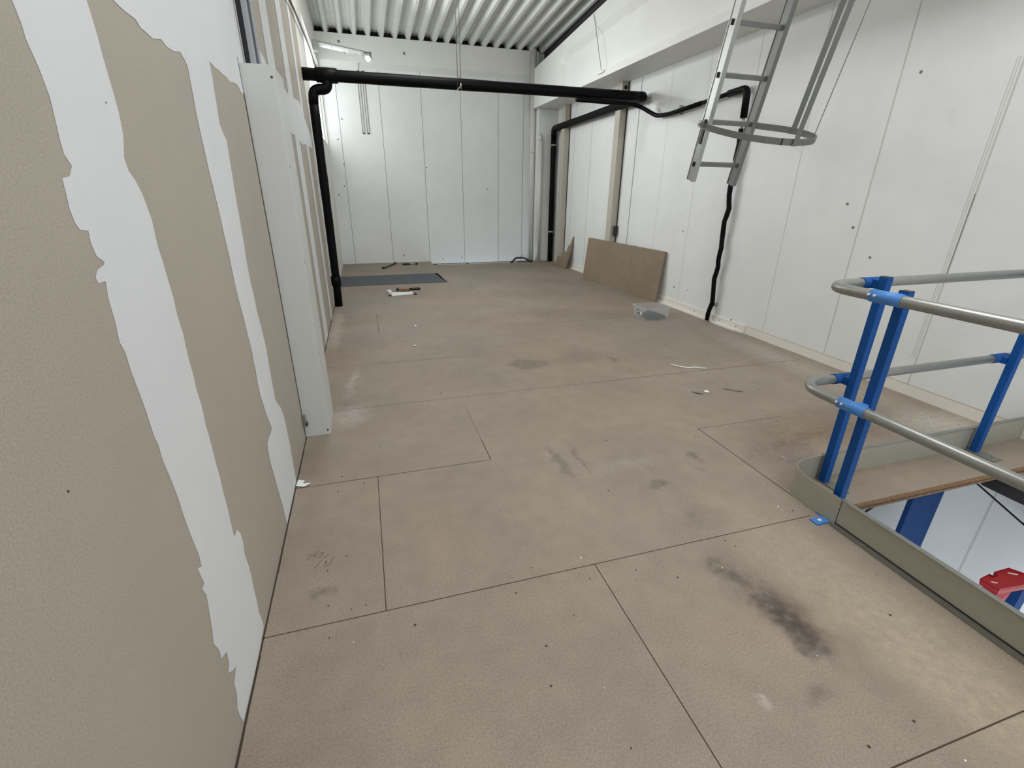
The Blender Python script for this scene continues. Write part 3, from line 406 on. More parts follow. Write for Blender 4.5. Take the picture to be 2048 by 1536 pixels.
# corner pillar
mb = MB(); mb.box(3.62, XR - .001, 10.27, YB, 0.001, 3.009); tag(mb.build('trim_7', m_wall, bevel=.01), kind='structure')
# roof deck: trapezoidal sheet, ribs along the hall
mb = MB(); prof = []
x = -.305 - .2417 * 2
while x < XR + .3:
    prof += [(x - .025, 0), (x + .025, 0), (x + .065, .11), (x + .105, .11), (x + .121, .10), (x + .137, .11), (x + .177, .11)]; x += .2417
rows = []
for y in (-3.0, 3, 7, 10.9): rows.append([mb.bm.verts.new((px_, y, deck(y) + pz)) for px_, pz in prof])
for a, b_ in zip(rows, rows[1:]):
    for i in range(len(prof) - 1): mb.bm.faces.new((a[i], a[i + 1], b_[i + 1], b_[i]))
o = tag(mb.build('ceiling', m_deck), kind='structure'); md = o.modifiers.new('thickness', 'SOLIDIFY'); md.thickness = .002; md.offset = 1
mb = MB(); mb.hull8([(XL - .5, -3, deck(-3) + .14), (XR + .6, -3, deck(-3) + .14), (XR + .6, 11, deck(11) + .14), (XL - .5, 11, deck(11) + .14), (XL - .5, -3, deck(-3) + .24), (XR + .6, -3, deck(-3) + .24), (XR + .6, 11, deck(11) + .24), (XL - .5, 11, deck(11) + .24)])
tag(mb.build('ceiling_insulation', m_void), kind='structure')
# white sill in the slot at the back wall
mb = MB(); mb.box(1.42, 2.05, 10.205, 10.33, -.06, -.006); mb.box(2.11, 3.2, 10.205, 10.33, -.06, -.006)
mb.mi = 1; mb.box(1.34, 3.55, 10.335, 10.47, -.07, -.012)  # dark strip put in for the shadow gap behind the sill
tag(mb.build('trim_8', [m_white, m_dark]), kind='structure')

# cream steel posts on the right wall
def post(y0, y1, label, bracket):
    t = thing('wall_post', (3.97, y0, 0), label, 'post', 'cream steel posts on the right wall')
    mb = MB(); mb.box(3.925, XR - .002, y0, y1, .001, 3.008)
    mb.build('column_profile', m_post, t)
    mb = MB(); mb.box(XR - .012, XR - .002, y0 - .016, y0 - .001, .02, 3.0); mb.build('joint_strip', m_dark, t)
    if bracket:
        mb = MB(); mb.box(3.97, 4.03, y0 - .06, y0 - .0165, .80, .95); mb.build('bracket', m_dark, t)
        mb = MB(); mb.disc((3.985, y0, 2.93), (0, -1, 0), .028, 12, .004); mb.build('bolt_hole', m_void, t)
post(7.40, 7.56, 'cream steel post behind the big leaning chipboard', True)
post(9.60, 9.78, 'cream steel post next to the far corner pillar', False)

# ------------------------------------------------------------ pipe boxing and trunking on the left wall
t = thing('pipe_boxing', (-.42, 3.1, 0), 'white boxed-in pipe cover standing against the gypsum wall', 'pipe cover')
mb = MB(); mb.box(XL + .001, -.347, 2.95, 3.285, .001, 2.052); mb.build('cover', m_white, t, bevel=.002)
for z in (.035, 2.0): mb = MB(); mb.disc((-.362, 2.95, z), (0, -1, 0), .006, 10); mb.build('screw', m_screw, t)
for z in (.55, 1.1, 1.6): mb = MB(); mb.disc((-.347, 2.985, z), (1, 0, 0), .006, 10); mb.build('screw', m_screw, t)
t = thing('steel_clip', (-.48, 2.94, .10), 'small steel clip low on the gypsum wall beside white boxing', 'clip')
mb = MB(); mb.box(XL + .001, -.478, 2.905, 2.93, .10, .17); mb.build('clip_body', m_galv, t)
mb = MB(); mb.box(-.478, -.470, 2.90, 2.9345, .10, .118); mb.build('clip_tooth', m_dark, t)
t = thing('cable_trunking', (-.46, 3.25, 2.05), 'grey galvanised channel rising above the white boxing', 'cable channel')
mb = MB(); mb.box(XL + .001, -.455, 3.16, 3.17, 2.06, 4.6); mb.box(XL + .001, -.455, 3.37, 3.38, 2.06, 4.6); mb.box(XL + .001, XL + .008, 3.17, 3.37, 2.06, 4.6)
mb.box(-.463, -.455, 3.17, 3.20, 2.06, 4.6); mb.box(-.463, -.455, 3.34, 3.37, 2.06, 4.6); mb.box(XL + .008, -.475, 3.25, 3.29, 2.06, 4.6)
mb.build('channel', m_channel, t)
mb = MB(); mb.tube([(-.48, 3.10, 2.056), (-.48, 3.10, 4.6)], .012, 10); mb.build('conduit', m_dark, t)

# ------------------------------------------------------------ black drain pipework
t = thing('drain_pipe', (1.7, 6.76, 2.7), 'long black drain pipe crossing the room under the roof', 'pipe')
yp, zp = 6.76, 2.70
mb = MB(); mb.tube(dense([(XL + .002, yp, zp), (3.93, yp, 2.705)], .22), .064, 20, .03); mb.build('cross_run', m_black, t)
mb = MB(); mb.tube(dense([(-.36, yp, zp), (-.12, yp, zp)], .1), .078, 20, .02); mb.build('tee_fitting', m_black, t)
mb = MB(); mb.tube(path([(-.24, yp, zp), (-.24, yp, 2.56), (-.405, yp, 2.55), (-.42, yp, 2.40)], .07), .056, 18); mb.build('offset_bend', m_black, t)
mb = MB(); mb.tube(dense([(-.418, yp, 2.42), (-.425, yp + .01, 1.1), (-.432, yp, .35), (-.440, yp, .002)], .15), .052, 18, .05); mb.build('left_downpipe', m_black, t)
mb = MB(); mb.tube([(-.433, yp, .40), (-.434, yp, .28)], .062, 18); mb.build('pipe_socket', m_black, t)
mb = MB(); mb.tube(dense(path([(3.86, yp, 2.705), (3.935, yp, 2.705), (3.935, yp + .12, 2.70)], .06), .05), .066, 18); mb.build('corner_elbow', m_black, t)
mb = MB(); mb.tube(dense([(3.935, yp + .1, 2.70), (3.93, 10.1, 2.65)], .25), .060, 18, .03); mb.build('wall_run', m_black, t)
mb = MB(); mb.tube(path([(3.93, 10.08, 2.65), (3.935, 10.19, 2.65), (3.935, 10.19, 2.5)], .06), .058, 18); mb.build('far_elbow', m_black, t)
mb = MB(); mb.tube(dense([(3.935, 10.19, 2.52), (3.955, 10.2, .002)], .3), .055, 18, .04); mb.build('right_downpipe', m_black, t)
for z, y in ((2.33, 10.19), (.62, 10.198)):
    mb = MB(); mb.tube([(3.937 if z > 1 else 3.95, y, z), (3.937 if z > 1 else 3.95, y, z + .035)], .0615, 18); mb.build('pipe_clamp', m_galv, t)
# small insulated pipe
t = thing('insulated_pipe', (3.97, 4.8, .03), 'thin black insulated pipe running down the right wall to the floor', 'pipe')
sp = [(2.88, 6.70, 2.612), (3.70, 6.70, 2.60), (3.84, 6.70, 2.585), (3.975, 6.45, 2.44), (3.975, 6.15, 2.425), (3.975, 5.5, 2.46)]
mb = MB(); mb.tube(path(sp, .08), .027, 12); mb.build('branch_run', m_black, t)
mb = MB(); mb.tube(dense([(3.975, 5.5, 2.46), (3.975, 5.06, 2.485)], .1), .023, 12); mb.tube(path([(3.975, 5.04, 2.486), (3.975, 4.76, 2.497), (3.975, 4.745, 2.22)], .07), .036, 14); mb.build('insulated_bend', m_black, t)
mb = MB(); mb.tube([(3.975, 4.735, 2.24), (3.975, 4.745, 2.10)], .012, 10); mb.tube([(3.985, 4.76, 2.24), (3.985, 4.76, 2.12)], .008, 8); mb.build('bare_pipe', m_galv, t)
pts = [(3.975, 4.75, 2.12)]
for k in range(1, 30):
    z = 2.12 - k * .0725; pts.append((3.975 + .008 * math.sin(k * 1.3), 4.75 + .010 * math.sin(k * .9 + 1) + .006 * math.sin(k * 2.1), z))
pts[-1] = (3.965, 4.76, .018)
mb = MB(); mb.tube(pts, .027, 12, .06); mb.build('insulated_drop', m_black, t)
mb = MB(); mb.box(3.995, XR - .001, 4.71, 4.74, .20, .24); mb.build('pipe_bracket', m_galv, t)
mb = MB(); mb.box(3.995, XR - .001, 5.95, 5.98, 2.40, 2.50); mb.build('pipe_bracket', m_galv, t)
# white pipes in the corner
t = thing('rain_pipe', (3.59, 10.66, 0), 'tall white pipe in the far right corner reaching the roof', 'pipe')
mb = MB(); mb.tube([(3.575, 10.45, .001), (3.555, 10.45, 4.04)], .050, 18); mb.build('pipe_body', m_pvc, t)
for z in (2.2, 3.1): mb = MB(); mb.tube([(3.563, 10.45, z), (3.563, 10.45, z + .08)], .056, 18); mb.build('pipe_collar', m_pvc, t)
t = thing('waste_pipe', (3.70, 10.30, 0), 'shorter white pipe with an open top in front of the corner pillar', 'pipe')
mb = MB(); mb.tube([(3.665, 10.21, .001), (3.66, 10.21, 2.42)], .05, 18); mb.tube([(3.66, 10.21, 2.42), (3.64, 10.23, 2.54)], .045, 14); mb.build('pipe_body', m_pvc, t)
# pipe hanger
t = thing('pipe_hanger', (1.31, 6.76, 2.62), 'thin twin threaded rods holding the long black pipe from the roof', 'pipe hanger')
for x in (1.285, 1.325):
    mb = MB(); mb.tube([(x, yp - .075, 2.62 if x < 1.3 else 2.66), (x, yp - .075, deck(yp) + .005)], .004, 8); mb.build('rod', m_wire, t)
mb = MB(); mb.bar((1.25, yp - .08, 2.60), (1.33, yp - .078, 2.68), .035, .008, (0, 1, 0)); mb.tube([(1.325, yp - .085, 2.64), (1.325, yp - .085, 2.70)], .009, 8); mb.build('clamp', m_galv, t)
# hanging wire on girder
t = thing('girder_wire', (3.50, 7.3, 3.06), 'thin wire hanging in front of the concrete girder', 'wire')
mb = MB(); mb.tube([(3.515, 7.68, 3.86), (3.515, 7.30, 3.09)], .004, 6); mb.build('wire_strand', m_wire, t)
mb = MB(); mb.box(3.50, 3.529, 7.22, 7.40, 3.06, 3.09); mb.build('wire_clip', m_concrete_w, t)
tag(MB().tube(path([(3.515, 7.05, 3.88), (3.50, 6.95, 3.84), (3.50, 6.83, 3.85), (3.515, 6.8, 3.89)], .05), .005, 6).build('wire_hook', m_wire), 'small bent wire hook on the top edge of the concrete girder', 'hook')

# strut rails on the back wall
for i, (x, lab) in enumerate(((.185, 'left one of two slim slotted steel rails on the back wall'), (.272, 'right one of two slim slotted steel rails on the back wall'))):
    t = thing('strut_rail', (x, YB - .02, 2.49), lab, 'rail', 'slotted rails on the back wall')
    mb = MB(); mb.box(x - .019, x + .019, YB - .006, YB - .001, 2.49, 3.50); mb.build('channel_back', m_white, t)
    for sx in (-.024, .019):
        mb = MB(); mb.box(x + sx, x + sx + .005, YB - .012, YB - .001, 2.49, 3.50); mb.build('channel_flange', m_dark, t)
    for z in (2.47, 3.50):
        mb = MB(); mb.box(x - .022, x + .022, YB - .013, YB - .001, z, z + .02); mb.build('end_plate', m_dark, t)

# arm lamp and cable
t = thing('arm_lamp', (XL, 9.7, 3.65), 'slim tubular lamp sticking out from the left wall near the back', 'lamp')
la, lb = Vector((-.43, 9.7, 3.655)), Vector((.29, 9.7, 3.565))
mb = MB(); mb.tube([la, lb], .035, 14); mb.build('tube', m_tubelit, t)
mb = MB(); mb.bar(la + Vector((0, 0, .038)), lb + Vector((.1, 0, .030)), .06, .012, (0, 1, 0)); mb.build('reflector', m_galv, t)
for q in (.30, .66, .92):
    p = la.lerp(lb, q); mb = MB(); mb.tube([p - Vector((.008, 0, 0)), p + Vector((.008, 0, 0))], .041, 14); mb.build('clip', m_wplast, t)
mb = MB(); mb.tube([lb, lb + Vector((.12, 0, -.01))], [.045, .05], 14); mb.build('end_cap', m_galv, t)
mb = MB(); mb.tube([lb + Vector((.06, 0, -.03)), lb + Vector((.065, 0, -.075)), lb + Vector((.07, 0, -.10))], [.05, .042, .02], 14); mb.build('bulb', m_bulb, t)
mb = MB(); mb.box(XL + .001, -.42, 9.64, 9.76, 3.55, 3.70); mb.build('wall_bracket', m_galv, t)
mb = MB(); mb.tube(path([(XL + .03, 4.9, 3.1), (XL + .03, 6.6, 3.22), (XL + .03, 8.1, 3.26), (XL + .03, 9.4, 3.17)], .1), .011, 8)
tag(mb.build('lamp_cable', m_wire), 'thin grey cable running along the upper left wall', 'cable')
# ------------------------------------------------------------ hooped aluminium ladder
t = thing('caged_ladder', (2.6, 3.3, 1.6), 'hanging aluminium ladder with a hooped safety cage at top right', 'ladder')
LA = Vector((2.41, 3.304, 1.685)); RB = LA + Vector((.375, -.003, 0)); U = Vector((-.064, -.312, .948)).normalized()
Wv = Vector((1, 0, 0)); Wv = (Wv - U * Wv.dot(U)).normalized(); V = U.cross(Wv)
if V.y < 0: V = -V
for nm, P0, s0 in (('stile', LA, -.117), ('stile', RB, -.145)):
    mb = MB(); mb.bar(P0 + U * s0, P0 + U * 2.66, .026, .062, Wv)
    mb.bar(P0 + U * s0 + V * -.034, P0 + U * 2.66 + V * -.034, .034, .006, Wv); mb.bar(P0 + U * s0 + V * .034, P0 + U * 2.66 + V * .034, .034, .006, Wv)
    st = mb.build(nm, m_alu if P0 is LA else m_alu_d, t)  # right stile darker: shade inside its channel put into the colour
    if P0 is LA:
        for k in range(9): mb = MB(); q = P0 + U * (.28 * k) - Wv * .0172; mb.bar(q + U * -.016, q + U * .016, .003, .020, Wv); mb.build('rung_end', m_void, st)
for k in range(9):
    mb = MB(); mb.bar(LA + U * (.28 * k) + Wv * .0135, RB + U * (.28 * k) - Wv * .0135, .030, .028, U); mb.build('rung', m_alu_d, t, bevel=.003)
mb = MB(); q = LA - Wv * .017 + V * -.005; mb.bar(q + U * .14, q + U * .235, .006, .030, Wv); mb.build('plastic_catch', m_blackp, t)
HP = [(-.02, .0), (-.012, -.06), (.01, -.14), (.05, -.235), (.11, -.325), (.19, -.40), (.27, -.452), (.35, -.482), (.43, -.488), (.51, -.468), (.565, -.43), (.597, -.37), (.60, -.30), (.585, -.23), (.545, -.165), (.49, -.115), (.43, -.07), (.395, -.03), (.393, 0.0)]
def hoop(s):
    mb = MB(); pts = [LA + U * s + Wv * a + V * b_ for a, b_ in HP]; th = .004
    ins, outs = [], []
    cen = LA + U * s + Wv * .29 + V * -.22
    for p in pts:
        d = (p - cen).normalized() * th
        ins.append([mb.bm.verts.new(p - d + U * h) for h in (-.02, .02)]); outs.append([mb.bm.verts.new(p + d + U * h) for h in (-.02, .02)])
    for i in range(len(pts) - 1):
        for q in ((ins[i][0], ins[i + 1][0], ins[i + 1][1], ins[i][1]), (outs[i][0], outs[i + 1][0], outs[i + 1][1], outs[i][1]), (ins[i][0], ins[i + 1][0], outs[i + 1][0], outs[i][0]), (ins[i][1], ins[i + 1][1], outs[i + 1][1], outs[i][1])):
            f_ = mb.bm.faces.new(q); f_.smooth = False
    for i in (0, -1): mb.bm.faces.new((ins[i][0], ins[i][1], outs[i][1], outs[i][0]))
    mb.build('cage_hoop', m_alu_d, t)
for s in (.255, 1.15, 2.05): hoop(s)
for a, b_, sd in ((.35, -.491, (1, 0, 0)), (.573, -.205, (1, -.25, 0)), (.603, -.37, (.72, .69, 0))):
    q = LA + Wv * a + V * b_; mb = MB(); mb.bar(q + U * .235, q + U * 2.6, .038, .005, sd); mb.build('cage_strap', m_alu_d, t)
mb = MB(); q = LA - Wv * .035 + V * .01; mb.bar(q + U * .245, q + U * .285, .03, .03, Wv); mb.disc(q + U * .265 - Wv * .015, -Wv, .008, 8, .012); mb.build('cage_bracket', m_galv, t)
mb = MB(); q = LA + U * .255 + Wv * .27 + V * -.458; mb.bar(q + U * -.02, q + U * .02, .005, .006, Wv); mb.build('rivet_row', m_void, t)
mb = MB(); mb.bar(LA + U * 2.66 + Vector((0, 0, .0)), LA + U * 2.66 + Vector((0, 0, .12)), .03, .05, (1, 0, 0)); mb.build('roof_fixing', m_galv, t); mb = MB(); mb.bar(RB + U * 2.66, RB + U * 2.66 + Vector((0, 0, .12)), .03, .05, (1, 0, 0)); mb.build('roof_fixing', m_galv, t)

# ------------------------------------------------------------ guard rail round the stair opening
t = thing('guard_rail', (2.09, 1.39, 0), 'blue posted guard rail with galvanised tubes and kick plate', 'guard rail')
posts = [(2.108, 1.38, 1.130), (2.32, 1.625, 1.138), (3.535, 1.625, 1.122), (2.092, .05, 1.108)]
for i, (x, y, zt) in enumerate(posts):
    mb = MB(); hw = .020; mb.box(x - hw, x + hw, y - hw, y + hw, .0085, zt - .003); po = mb.build('post', m_blue, t, bevel=.003)
    mb = MB(); mb.box(x - hw + .001, x + hw - .001, y - hw + .001, y + hw - .001, zt - .003, zt); mb.build('post_cap', m_blackp, po)
    mb = MB()
    if i in (0, 3): mb.box(1.965, 2.075, y - .04, y + .005, .0005, .008)
    elif i == 1: mb.box(x - .02, x + .04, 1.50, 1.652, .0005, .008)
    else: mb.box(x - .04, x + .04, 1.50, 1.652, .0005, .008)
    if i in (0, 3): mb.box(2.0425, 2.125, y - .04, y + .04, .0005, .008)
    fp = mb.build('foot_plate', m_blue_l if i == 0 else m_galv, t)
    mb = MB(); mb.disc((2.00, y - .018, .008) if i in (0, 3) else (x + .01, 1.53, .008), (0, 0, 1), .009, 10, .005); mb.build('bolt', m_wplast if i == 0 else m_galv, fp)
rt_ = .0235
for z, nm in ((1.098, 'top_rail'), (.600, 'middle_rail')):
    xf, yr = 2.038 , 1.695
    mb = MB(); mb.tube(path([(xf, -1.3, z), (xf, yr, z), (XR - .004, yr, z)], .14), rt_, 16); ra = mb.build(nm, m_tube, t)
    for a, b_ in (((xf, 1.335, z), (xf, 1.465, z)), ((2.26, yr, z), (2.37, yr, z)), ((3.47, yr, z), (3.59, yr, z)), ((xf, -.02, z), (xf, .12, z))):
        mb = MB(); mb.tube([a, b_], rt_ + .0035, 16)
        if a[0] == xf: mb.box(xf, 2.087 if a[1] > 1 else 2.071, a[1] + .03, a[1] + .07, z - .02, z + .02)
        else: mb.box(a[0] + .04, a[0] + .08, 1.646, yr, z - .02, z + .02)
        sl = mb.build('clamp_sleeve', m_blue_l if a == (xf, 1.335, z) else m_blue, t)
        if a[0] == xf:
            for yy in (a[1] + .10, a[1] + .125):
                mb = MB(); mb.disc((xf - rt_ - .0025, yy, z + .006), (-1, 0, .2), .0055, 8, .005); mb.build('rivet', m_wplast, sl)
# kick plate: one continuous sheet with a rounded corner
pp = [(2.045, -1.3)] + [(p.x, p.y) for p in arc((2.045, 1.664, 0), (2.045, 1.49, 0), (2.22, 1.664, 0), 12)] + [(XR - .003, 1.664)]
mb = MB(); za, zb = .0006, .152
for (a, b_) in zip(pp, pp[1:]):
    d = Vector((b_[0] - a[0], b_[1] - a[1], 0)).normalized(); n = Vector((-d.y, d.x, 0)) * .0015
    A0, B0 = Vector((a[0], a[1], 0)), Vector((b_[0], b_[1], 0)); e = Vector((0, 0, 1))
    mb.hull8([A0 - n + e * za, B0 - n + e * za, B0 + n + e * za, A0 + n + e * za, A0 - n + e * zb, B0 - n + e * zb, B0 + n + e * zb, A0 + n + e * zb])
mb.build('kick_plate', m_galv2, t)
mb = MB(); mb.box(2.0325, 2.0575, -1.3, 1.32, .1525, .1555); mb.build('kick_plate_lip', m_galv, t)
mb = MB(); mb.box(2.32, XR - .004, 1.655, 1.680, .1525, .1555); mb.build('kick_plate_lip', m_galv, t)
mb = MB(); mb.box(2.026, 2.043, -1.3, 1.325, .0006, .012); mb.box(2.026, 2.0285, -1.3, 1.325, .012, .016); mb.build('kick_plate_foot', m_galv, t)
mb = MB(); mb.box(2.0425, 2.0432, 1.315, 1.3175, .002, .151); mb.build('plate_seam', m_void, t)
mb = MB(); mb.box(2.0420, 2.0434, -1.3, 1.314, .0165, .024); mb.build('foot_groove', m_dark, t)

# ------------------------------------------------------------ hall below, seen through the opening
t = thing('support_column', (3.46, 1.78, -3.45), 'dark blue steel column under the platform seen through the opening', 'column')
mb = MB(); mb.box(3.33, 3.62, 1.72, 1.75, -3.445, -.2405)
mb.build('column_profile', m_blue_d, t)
t = thing('stair_handrail', (3.9, 1.5, -.6), 'thin black rod handrail on the wall below the opening', 'handrail')
mb = MB(); mb.tube(dense([(3.95, 1.80, -.355), (3.95, 1.427, -.501), (3.95, .9, -.70)], .1), .006, 8); mb.build('rod', m_blackp, t)
mb = MB(); mb.tube([(3.95, 1.427, -.501), (XR - .002, 1.427, -.50)], .006, 8); mb.build('rod_bracket', m_blackp, t)
mb = MB(); mb.tube([(3.95, 2.22, -.86), (3.95, 2.45, -1.30)], .009, 8)
tag(mb.build('handrail_rod', m_blackp), 'short piece of black rod showing left of the dark blue column', 'rod')
mb = MB(); mb.box(3.94, XR - .002, -1.3, 1.70, -.375, -.285); mb.box(3.80, 3.94, -1.3, 1.69, -.30, -.29)
tag(mb.build('wall_beam', m_dark), 'dark steel ledger beam along the wall just below floor level', 'beam')
# red plastic holder on a blue stand
t = thing('red_holder', (3.15, 1.10, -.62), 'red moulded plastic holder on a dark blue stand in lower hall', 'holder')
def Q(x, y, z): return (x, y, z)
mb = MB()
top = [(3.169, 1.196), (3.262, 1.205), (3.268, 1.185), (3.302, 1.185), (3.308, 1.208), (3.43, 1.206), (3.50, 1.10), (3.44, 1.085), (3.184, 1.11)]
zt, zb = -.53, -.575
mb.poly([(x, y, zt - .012) for x, y in top])
cx_, cy_ = 3.32, 1.15
low = [(cx_ + (x - cx_) * .93, cy_ + (y - cy_) * .93) for x, y in top]
for (a, b_), (c_, d_) in zip(zip(top, top[1:] + top[:1]), zip(low, low[1:] + low[:1])):
    mb.face([(c_[0], c_[1], zb), (d_[0], d_[1], zb), (b_[0], b_[1], zt), (a[0], a[1], zt)])
mb.poly([(x, y, zb) for x, y in low])
mb.build('tray', m_red, t)
mb = MB(); mb.hull8([(3.185, 1.10, -.64), (3.265, 1.10, -.64), (3.265, 1.17, -.64), (3.185, 1.17, -.64), (3.19, 1.115, -.576), (3.30, 1.105, -.576), (3.30, 1.18, -.576), (3.19, 1.18, -.576)]); mb.build('bracket', m_red, t)
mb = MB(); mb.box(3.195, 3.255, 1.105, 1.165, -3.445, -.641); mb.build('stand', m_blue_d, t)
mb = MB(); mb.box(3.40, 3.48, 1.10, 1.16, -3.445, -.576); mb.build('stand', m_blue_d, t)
for p_, q_ in (((3.215, 1.165), (3.24, 1.15)), ((3.39, 1.185), (3.43, 1.16))):
    mb = MB(); mb.bar((p_[0], p_[1], zt - .010), (q_[0], q_[1], zt - .010), .006, .003, (0, 1, 0)); mb.build('slot', m_spot_w, t)

# ------------------------------------------------------------ boards leaning on the right wall
def lean_board(off, label, dy):
    """two-point base line: the far end stands out from the wall against the steel post"""
    A, B = Vector((3.818 - off, 8.03 + dy, .002)), Vector((3.965 - off, 5.88 - dy, .002)); up = Vector((.065, 0, .705)); th = Vector((-.0175, 0, -.002))
    lo = [A + th + Vector((0, 0, .002)), B + th + Vector((0, 0, .002)), B, A]
    mb = MB(); mb.hull8(lo + [p + up for p in lo])
    return tag(mb.build('leaning_board', m_board), label, 'board', 'chipboard leaning on the right wall')
lean_board(.0, 'rear of the two large chipboards leaning on the right wall', .0)
lean_board(.0185, 'front one of the two large chipboards leaning on the right wall', .012)
# stepped offcut
ox = 3.87; mb = MB()
prof = [(9.08, 0), (9.08, .10), (9.10, .64), (9.16, .64), (9.19, .46), (9.26, .45), (9.27, .31), (9.42, .33), (9.44, .20), (9.64, .19), (9.66, .0)]
def op(y, s, n): return (ox + s * .26 + n * .96, y, .002 + s * .965 - n * .26 + .005)
f_ = [op(y, s, 0) for y, s in prof]; g_ = [op(y, s, .018) for y, s in prof]
mb.poly(f_); mb.poly(g_)
for i in range(len(prof)): j = (i + 1) % len(prof); mb.face([f_[i], f_[j], g_[j], g_[i]])
tag(mb.build('chipboard_offcut', m_board), 'small stepped chipboard offcut leaning near the far corner', 'board')

# ------------------------------------------------------------ small things on the floor
t = thing('plastic_box', (3.42, 5.16, 0), 'translucent open plastic box of screws on the chipboard floor', 'box')
def ring(mb, x0, x1, y0, y1, z0, z1, fl, th=.0025):
    lo = [(x0, y0), (x1, y0), (x1, y1), (x0, y1)]; hi = [(x0 - fl, y0 - fl), (x1 + fl, y0 - fl), (x1 + fl, y1 + fl), (x0 - fl, y1 + fl)]
    for i in range(4):
        j = (i + 1) % 4; mb.face([(lo[i][0], lo[i][1], z0), (lo[j][0], lo[j][1], z0), (hi[j][0], hi[j][1], z1), (hi[i][0], hi[i][1], z1)])
mb = MB(); ring(mb, 3.26, 3.57, 5.02, 5.30, .001, .135, .018); mb.face([(3.26, 5.02, .001), (3.57, 5.02, .001), (3.57, 5.30, .001), (3.26, 5.30, .001)])
mb.build('box_body', m_clearbox, t)
mb = MB()
for x0, x1, y0, y1 in ((3.232, 3.598, 4.992, 5.002), (3.232, 3.598, 5.318, 5.328), (3.232, 3.242, 5.002, 5.318), (3.588, 3.598, 5.002, 5.318)): mb.box(x0, x1, y0, y1, .128, .142)
mb.build('rim', m_clearbox, t)
mb = MB(); mb.box(3.2500, 3.2505, 5.10, 5.14, .045, .10); mb.mi = 1
for k in range(12):
    a0, a1 = k * math.pi / 6, (k + 1) * math.pi / 6
    mb.bar((3.247, 5.19 + .022 * math.cos(a0), .075 + .026 * math.sin(a0)), (3.247, 5.19 + .022 * math.cos(a1), .075 + .026 * math.sin(a1)), .008, .002, (0, 1, 0) if abs(math.sin((a0 + a1) / 2)) > .7 else (0, 0, 1))
mb.mi = 0; mb.disc((3.249, 5.19, .075), (-1, 0, 0), .018, 12, .001)
mb.mi = 1; mb.bar((3.247, 5.18, .055), (3.247, 5.165, .035), .006, .002, (0, 1, 0))
mb.build('label_sticker', [m_wplast, m_blackp], t)
mb = MB()
mb.hull8([(3.30, 5.03, .004), (3.555, 5.03, .004), (3.555, 5.20, .004), (3.30, 5.20, .004), (3.36, 5.045, .045), (3.45, 5.045, .045), (3.45, 5.14, .045), (3.36, 5.14, .045)])
for k in range(420):
    x = random.uniform(3.30, 3.56); y = random.uniform(5.03, 5.22); hmax = .062 * max(.15, 1 - abs(x - 3.40) / .2)
    c = Vector((x, y, random.uniform(.006, .01 + hmax))); d = Vector((random.uniform(-1, 1), random.uniform(-1, 1), random.uniform(-.5, .5))).normalized() * .022
    if (c + d).z < .004 or (c - d).z < .004: continue
    mb.tube([c - d, c + d * .85, c + d], [.0028, .0028, .006], 5)
tag(mb.build('steel_screws', m_screws), 'heap of loose steel screws inside the translucent box', 'screws', kind='stuff')

mb = MB(); mb.box(XL + .02, 1.26, 8.17, 9.12, .001, .006)
mb.hull8([(1.26, 8.17, .001), (1.30, 8.17, .001), (1.235, 9.12, .001), (1.2, 9.12, .001), (1.26, 8.17, .006), (1.30, 8.17, .006), (1.235, 9.12, .006), (1.2, 9.12, .006)])
tag(mb.build('floor_mat', m_mat), 'long dark grey mat lying on the floor by the left wall', 'mat')
# pry bar
t = thing('pry_bar', (.42, 10.2, 0), 'rusty pry bar with forked end lying near the back wall', 'pry bar')
mb = MB(); mb.tube([(.27, 9.86, .03), (.30, 9.93, .015), (.38, 10.10, .014), (.50, 10.38, .014), (.54, 10.45, .02)], [.02, .015, .013, .013, .016], 8); mb.build('shaft', m_rust, t)
mb = MB(); mb.bar((.53, 10.44, .018), (.61, 10.50, .03), .022, .008, (0, 1, 0)); mb.bar((.53, 10.46, .018), (.58, 10.62, .03), .022, .008, (1, 0, 0)); mb.build('claw', m_rust, t)
def hammer(x, y, L_, rot, label, head_left, wood):
    t = thing('hammer', (x, y, 0), label, 'hammer', 'hammers on the floor')
    R = Matrix.Rotation(rot, 4, 'Z'); q = lambda a, b_, c_: Vector((x, y, 0)) + R @ Vector((a, b_, c_))
    s = -1 if head_left else 1
    mb = MB(); mb.tube([q(s * L_ * .5, 0, .022), q(-s * L_ * .02, 0, .018)], .013, 10); mb.build('shaft', wood, t)
    mb = MB(); mb.tube([q(-s * L_ * .0, 0, .018), q(-s * L_ * .12, 0, .019), q(-s * L_ * .46, 0, .019), q(-s * L_ * .5, 0, .019)], [.016, .021, .020, .012], 10); mb.build('grip', m_blackp, t)
    mb = MB(); mb.bar(q(s * L_ * .5, -.05, .024), q(s * L_ * .5, .03, .024), .032, .034, (0, 0, 1)); mb.bar(q(s * L_ * .5, .03, .024), q(s * L_ * .5, .08, .012), .02, .026, (0, 0, 1)); mb.build('head', m_rust, t)
hammer(.84, 10.33, .30, -.02, 'steel hammer with dark grip lying near the back wall', False, m_galv)
hammer(.585, 7.62, .36, -.03, 'wooden-handled hammer with black grip beside the white tool', True, m_wood)
t = thing('white_tool', (.44, 7.33, 0), 'long white plastic tool with black trigger beside a hammer', 'tool')
mb = MB(); mb.hull8([(.29, 7.22, .001), (.62, 7.28, .001), (.62, 7.37, .001), (.28, 7.40, .001), (.30, 7.24, .03), (.61, 7.29, .03), (.61, 7.36, .03), (.29, 7.38, .03)])
mb.hull8([(.26, 7.30, .001), (.31, 7.30, .001), (.29, 7.46, .001), (.23, 7.46, .001), (.26, 7.30, .055), (.31, 7.30, .055), (.29, 7.46, .055), (.23, 7.46, .055)])
mb.build('body', m_wplast, t, bevel=.006)
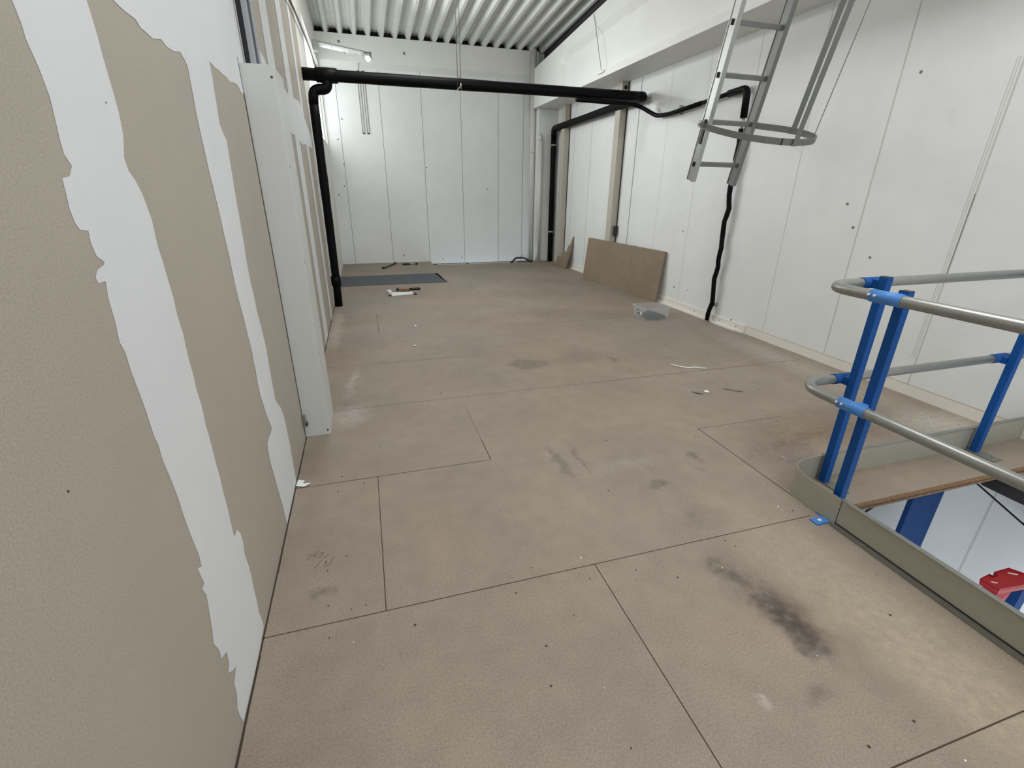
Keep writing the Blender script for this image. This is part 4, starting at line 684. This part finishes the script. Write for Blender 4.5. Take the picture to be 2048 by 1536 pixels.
mb = MB(); mb.box(.44, .58, 7.375, 7.45, .002, .04); mb.build('trigger', m_blackp, t)
mb = MB(); mb.box(.625, .665, 7.24, 7.29, .001, .02); mb.build('end_foot', m_blackp, t); mb = MB(); mb.box(.255, .285, 7.22, 7.27, .001, .02); mb.build('end_foot', m_blackp, t)
def scrap(name, pts, z, mat, label, cat='scrap', grp=None):
    mb = MB(); mb.poly([(x, y, z * (0.4 if i % 2 else 1) + .001) for i, (x, y) in enumerate(pts)])
    o = mb.build(name, mat); md = o.modifiers.new('thickness', 'SOLIDIFY'); md.thickness = .0012; md.offset = 1
    return tag(o, label, cat, grp)
scrap('wood_scrap', [(2.17, 1.47), (2.23, 1.44), (2.22, 1.50), (2.19, 1.56)], .010, m_wood, 'small pinkish wood splinter between the two blue corner posts', 'wood')
# hose by back wall
mb = MB(); mb.tube(path([(3.02, 10.12, .012), (3.08, 10.2, .02), (3.16, 10.24, .09), (3.34, 10.22, .09), (3.46, 10.15, .02), (3.50, 10.1, .02)], .05), .02, 8)
tag(mb.build('hose', m_blackp), 'short black hose loop at the back wall gap by white pipe', 'hose')
# litter
mb = MB(); mb.tube([(2.60, 3.50, .008), (2.66, 3.43, .006), (2.72, 3.385, .006), (2.78, 3.385, .006), (2.86, 3.33, .006)], .006, 8)
tag(mb.build('cable_offcut', m_wplast), 'short curved white cable offcut lying on the floor', 'cable')
scrap('plaster_scrap', [(2.49, 2.86), (2.53, 2.86), (2.535, 2.90), (2.50, 2.905)], .006, m_wplast, 'small white plaster crumb right of the crumpled foil scrap')
scrap('foil_scrap', [(2.42, 2.86), (2.47, 2.85), (2.44, 2.90), (2.40, 2.92)], .008, m_galv, 'pale crumpled foil scrap on the floor near white crumb')
scrap('paper_scrap', [(-.494, 2.37), (-.455, 2.36), (-.42, 2.375), (-.425, 2.388), (-.46, 2.383), (-.455, 2.42), (-.49, 2.43)], .008, m_wplast, 'torn white paper scrap at the foot of the gypsum wall', 'paper')
scrap('plaster_chip', [(.445, 5.45), (.475, 5.45), (.47, 5.49), (.45, 5.49)], .005, m_wplast, 'tiny white chip on floor, the farther of two in line', 'chip', 'white chips')
scrap('plaster_chip', [(.36, 4.69), (.39, 4.69), (.388, 4.715), (.363, 4.72)], .005, m_wplast, 'tiny white chip on floor, the nearer of two in line', 'chip', 'white chips')
mb = MB(); mb.tube([(2.69, 2.90, .003), (2.75, 2.84, .003), (2.80, 2.80, .003)], .002, 6)
tag(mb.build('wire_snippet', m_rust), 'thin brown wire snippet on the floor', 'wire')
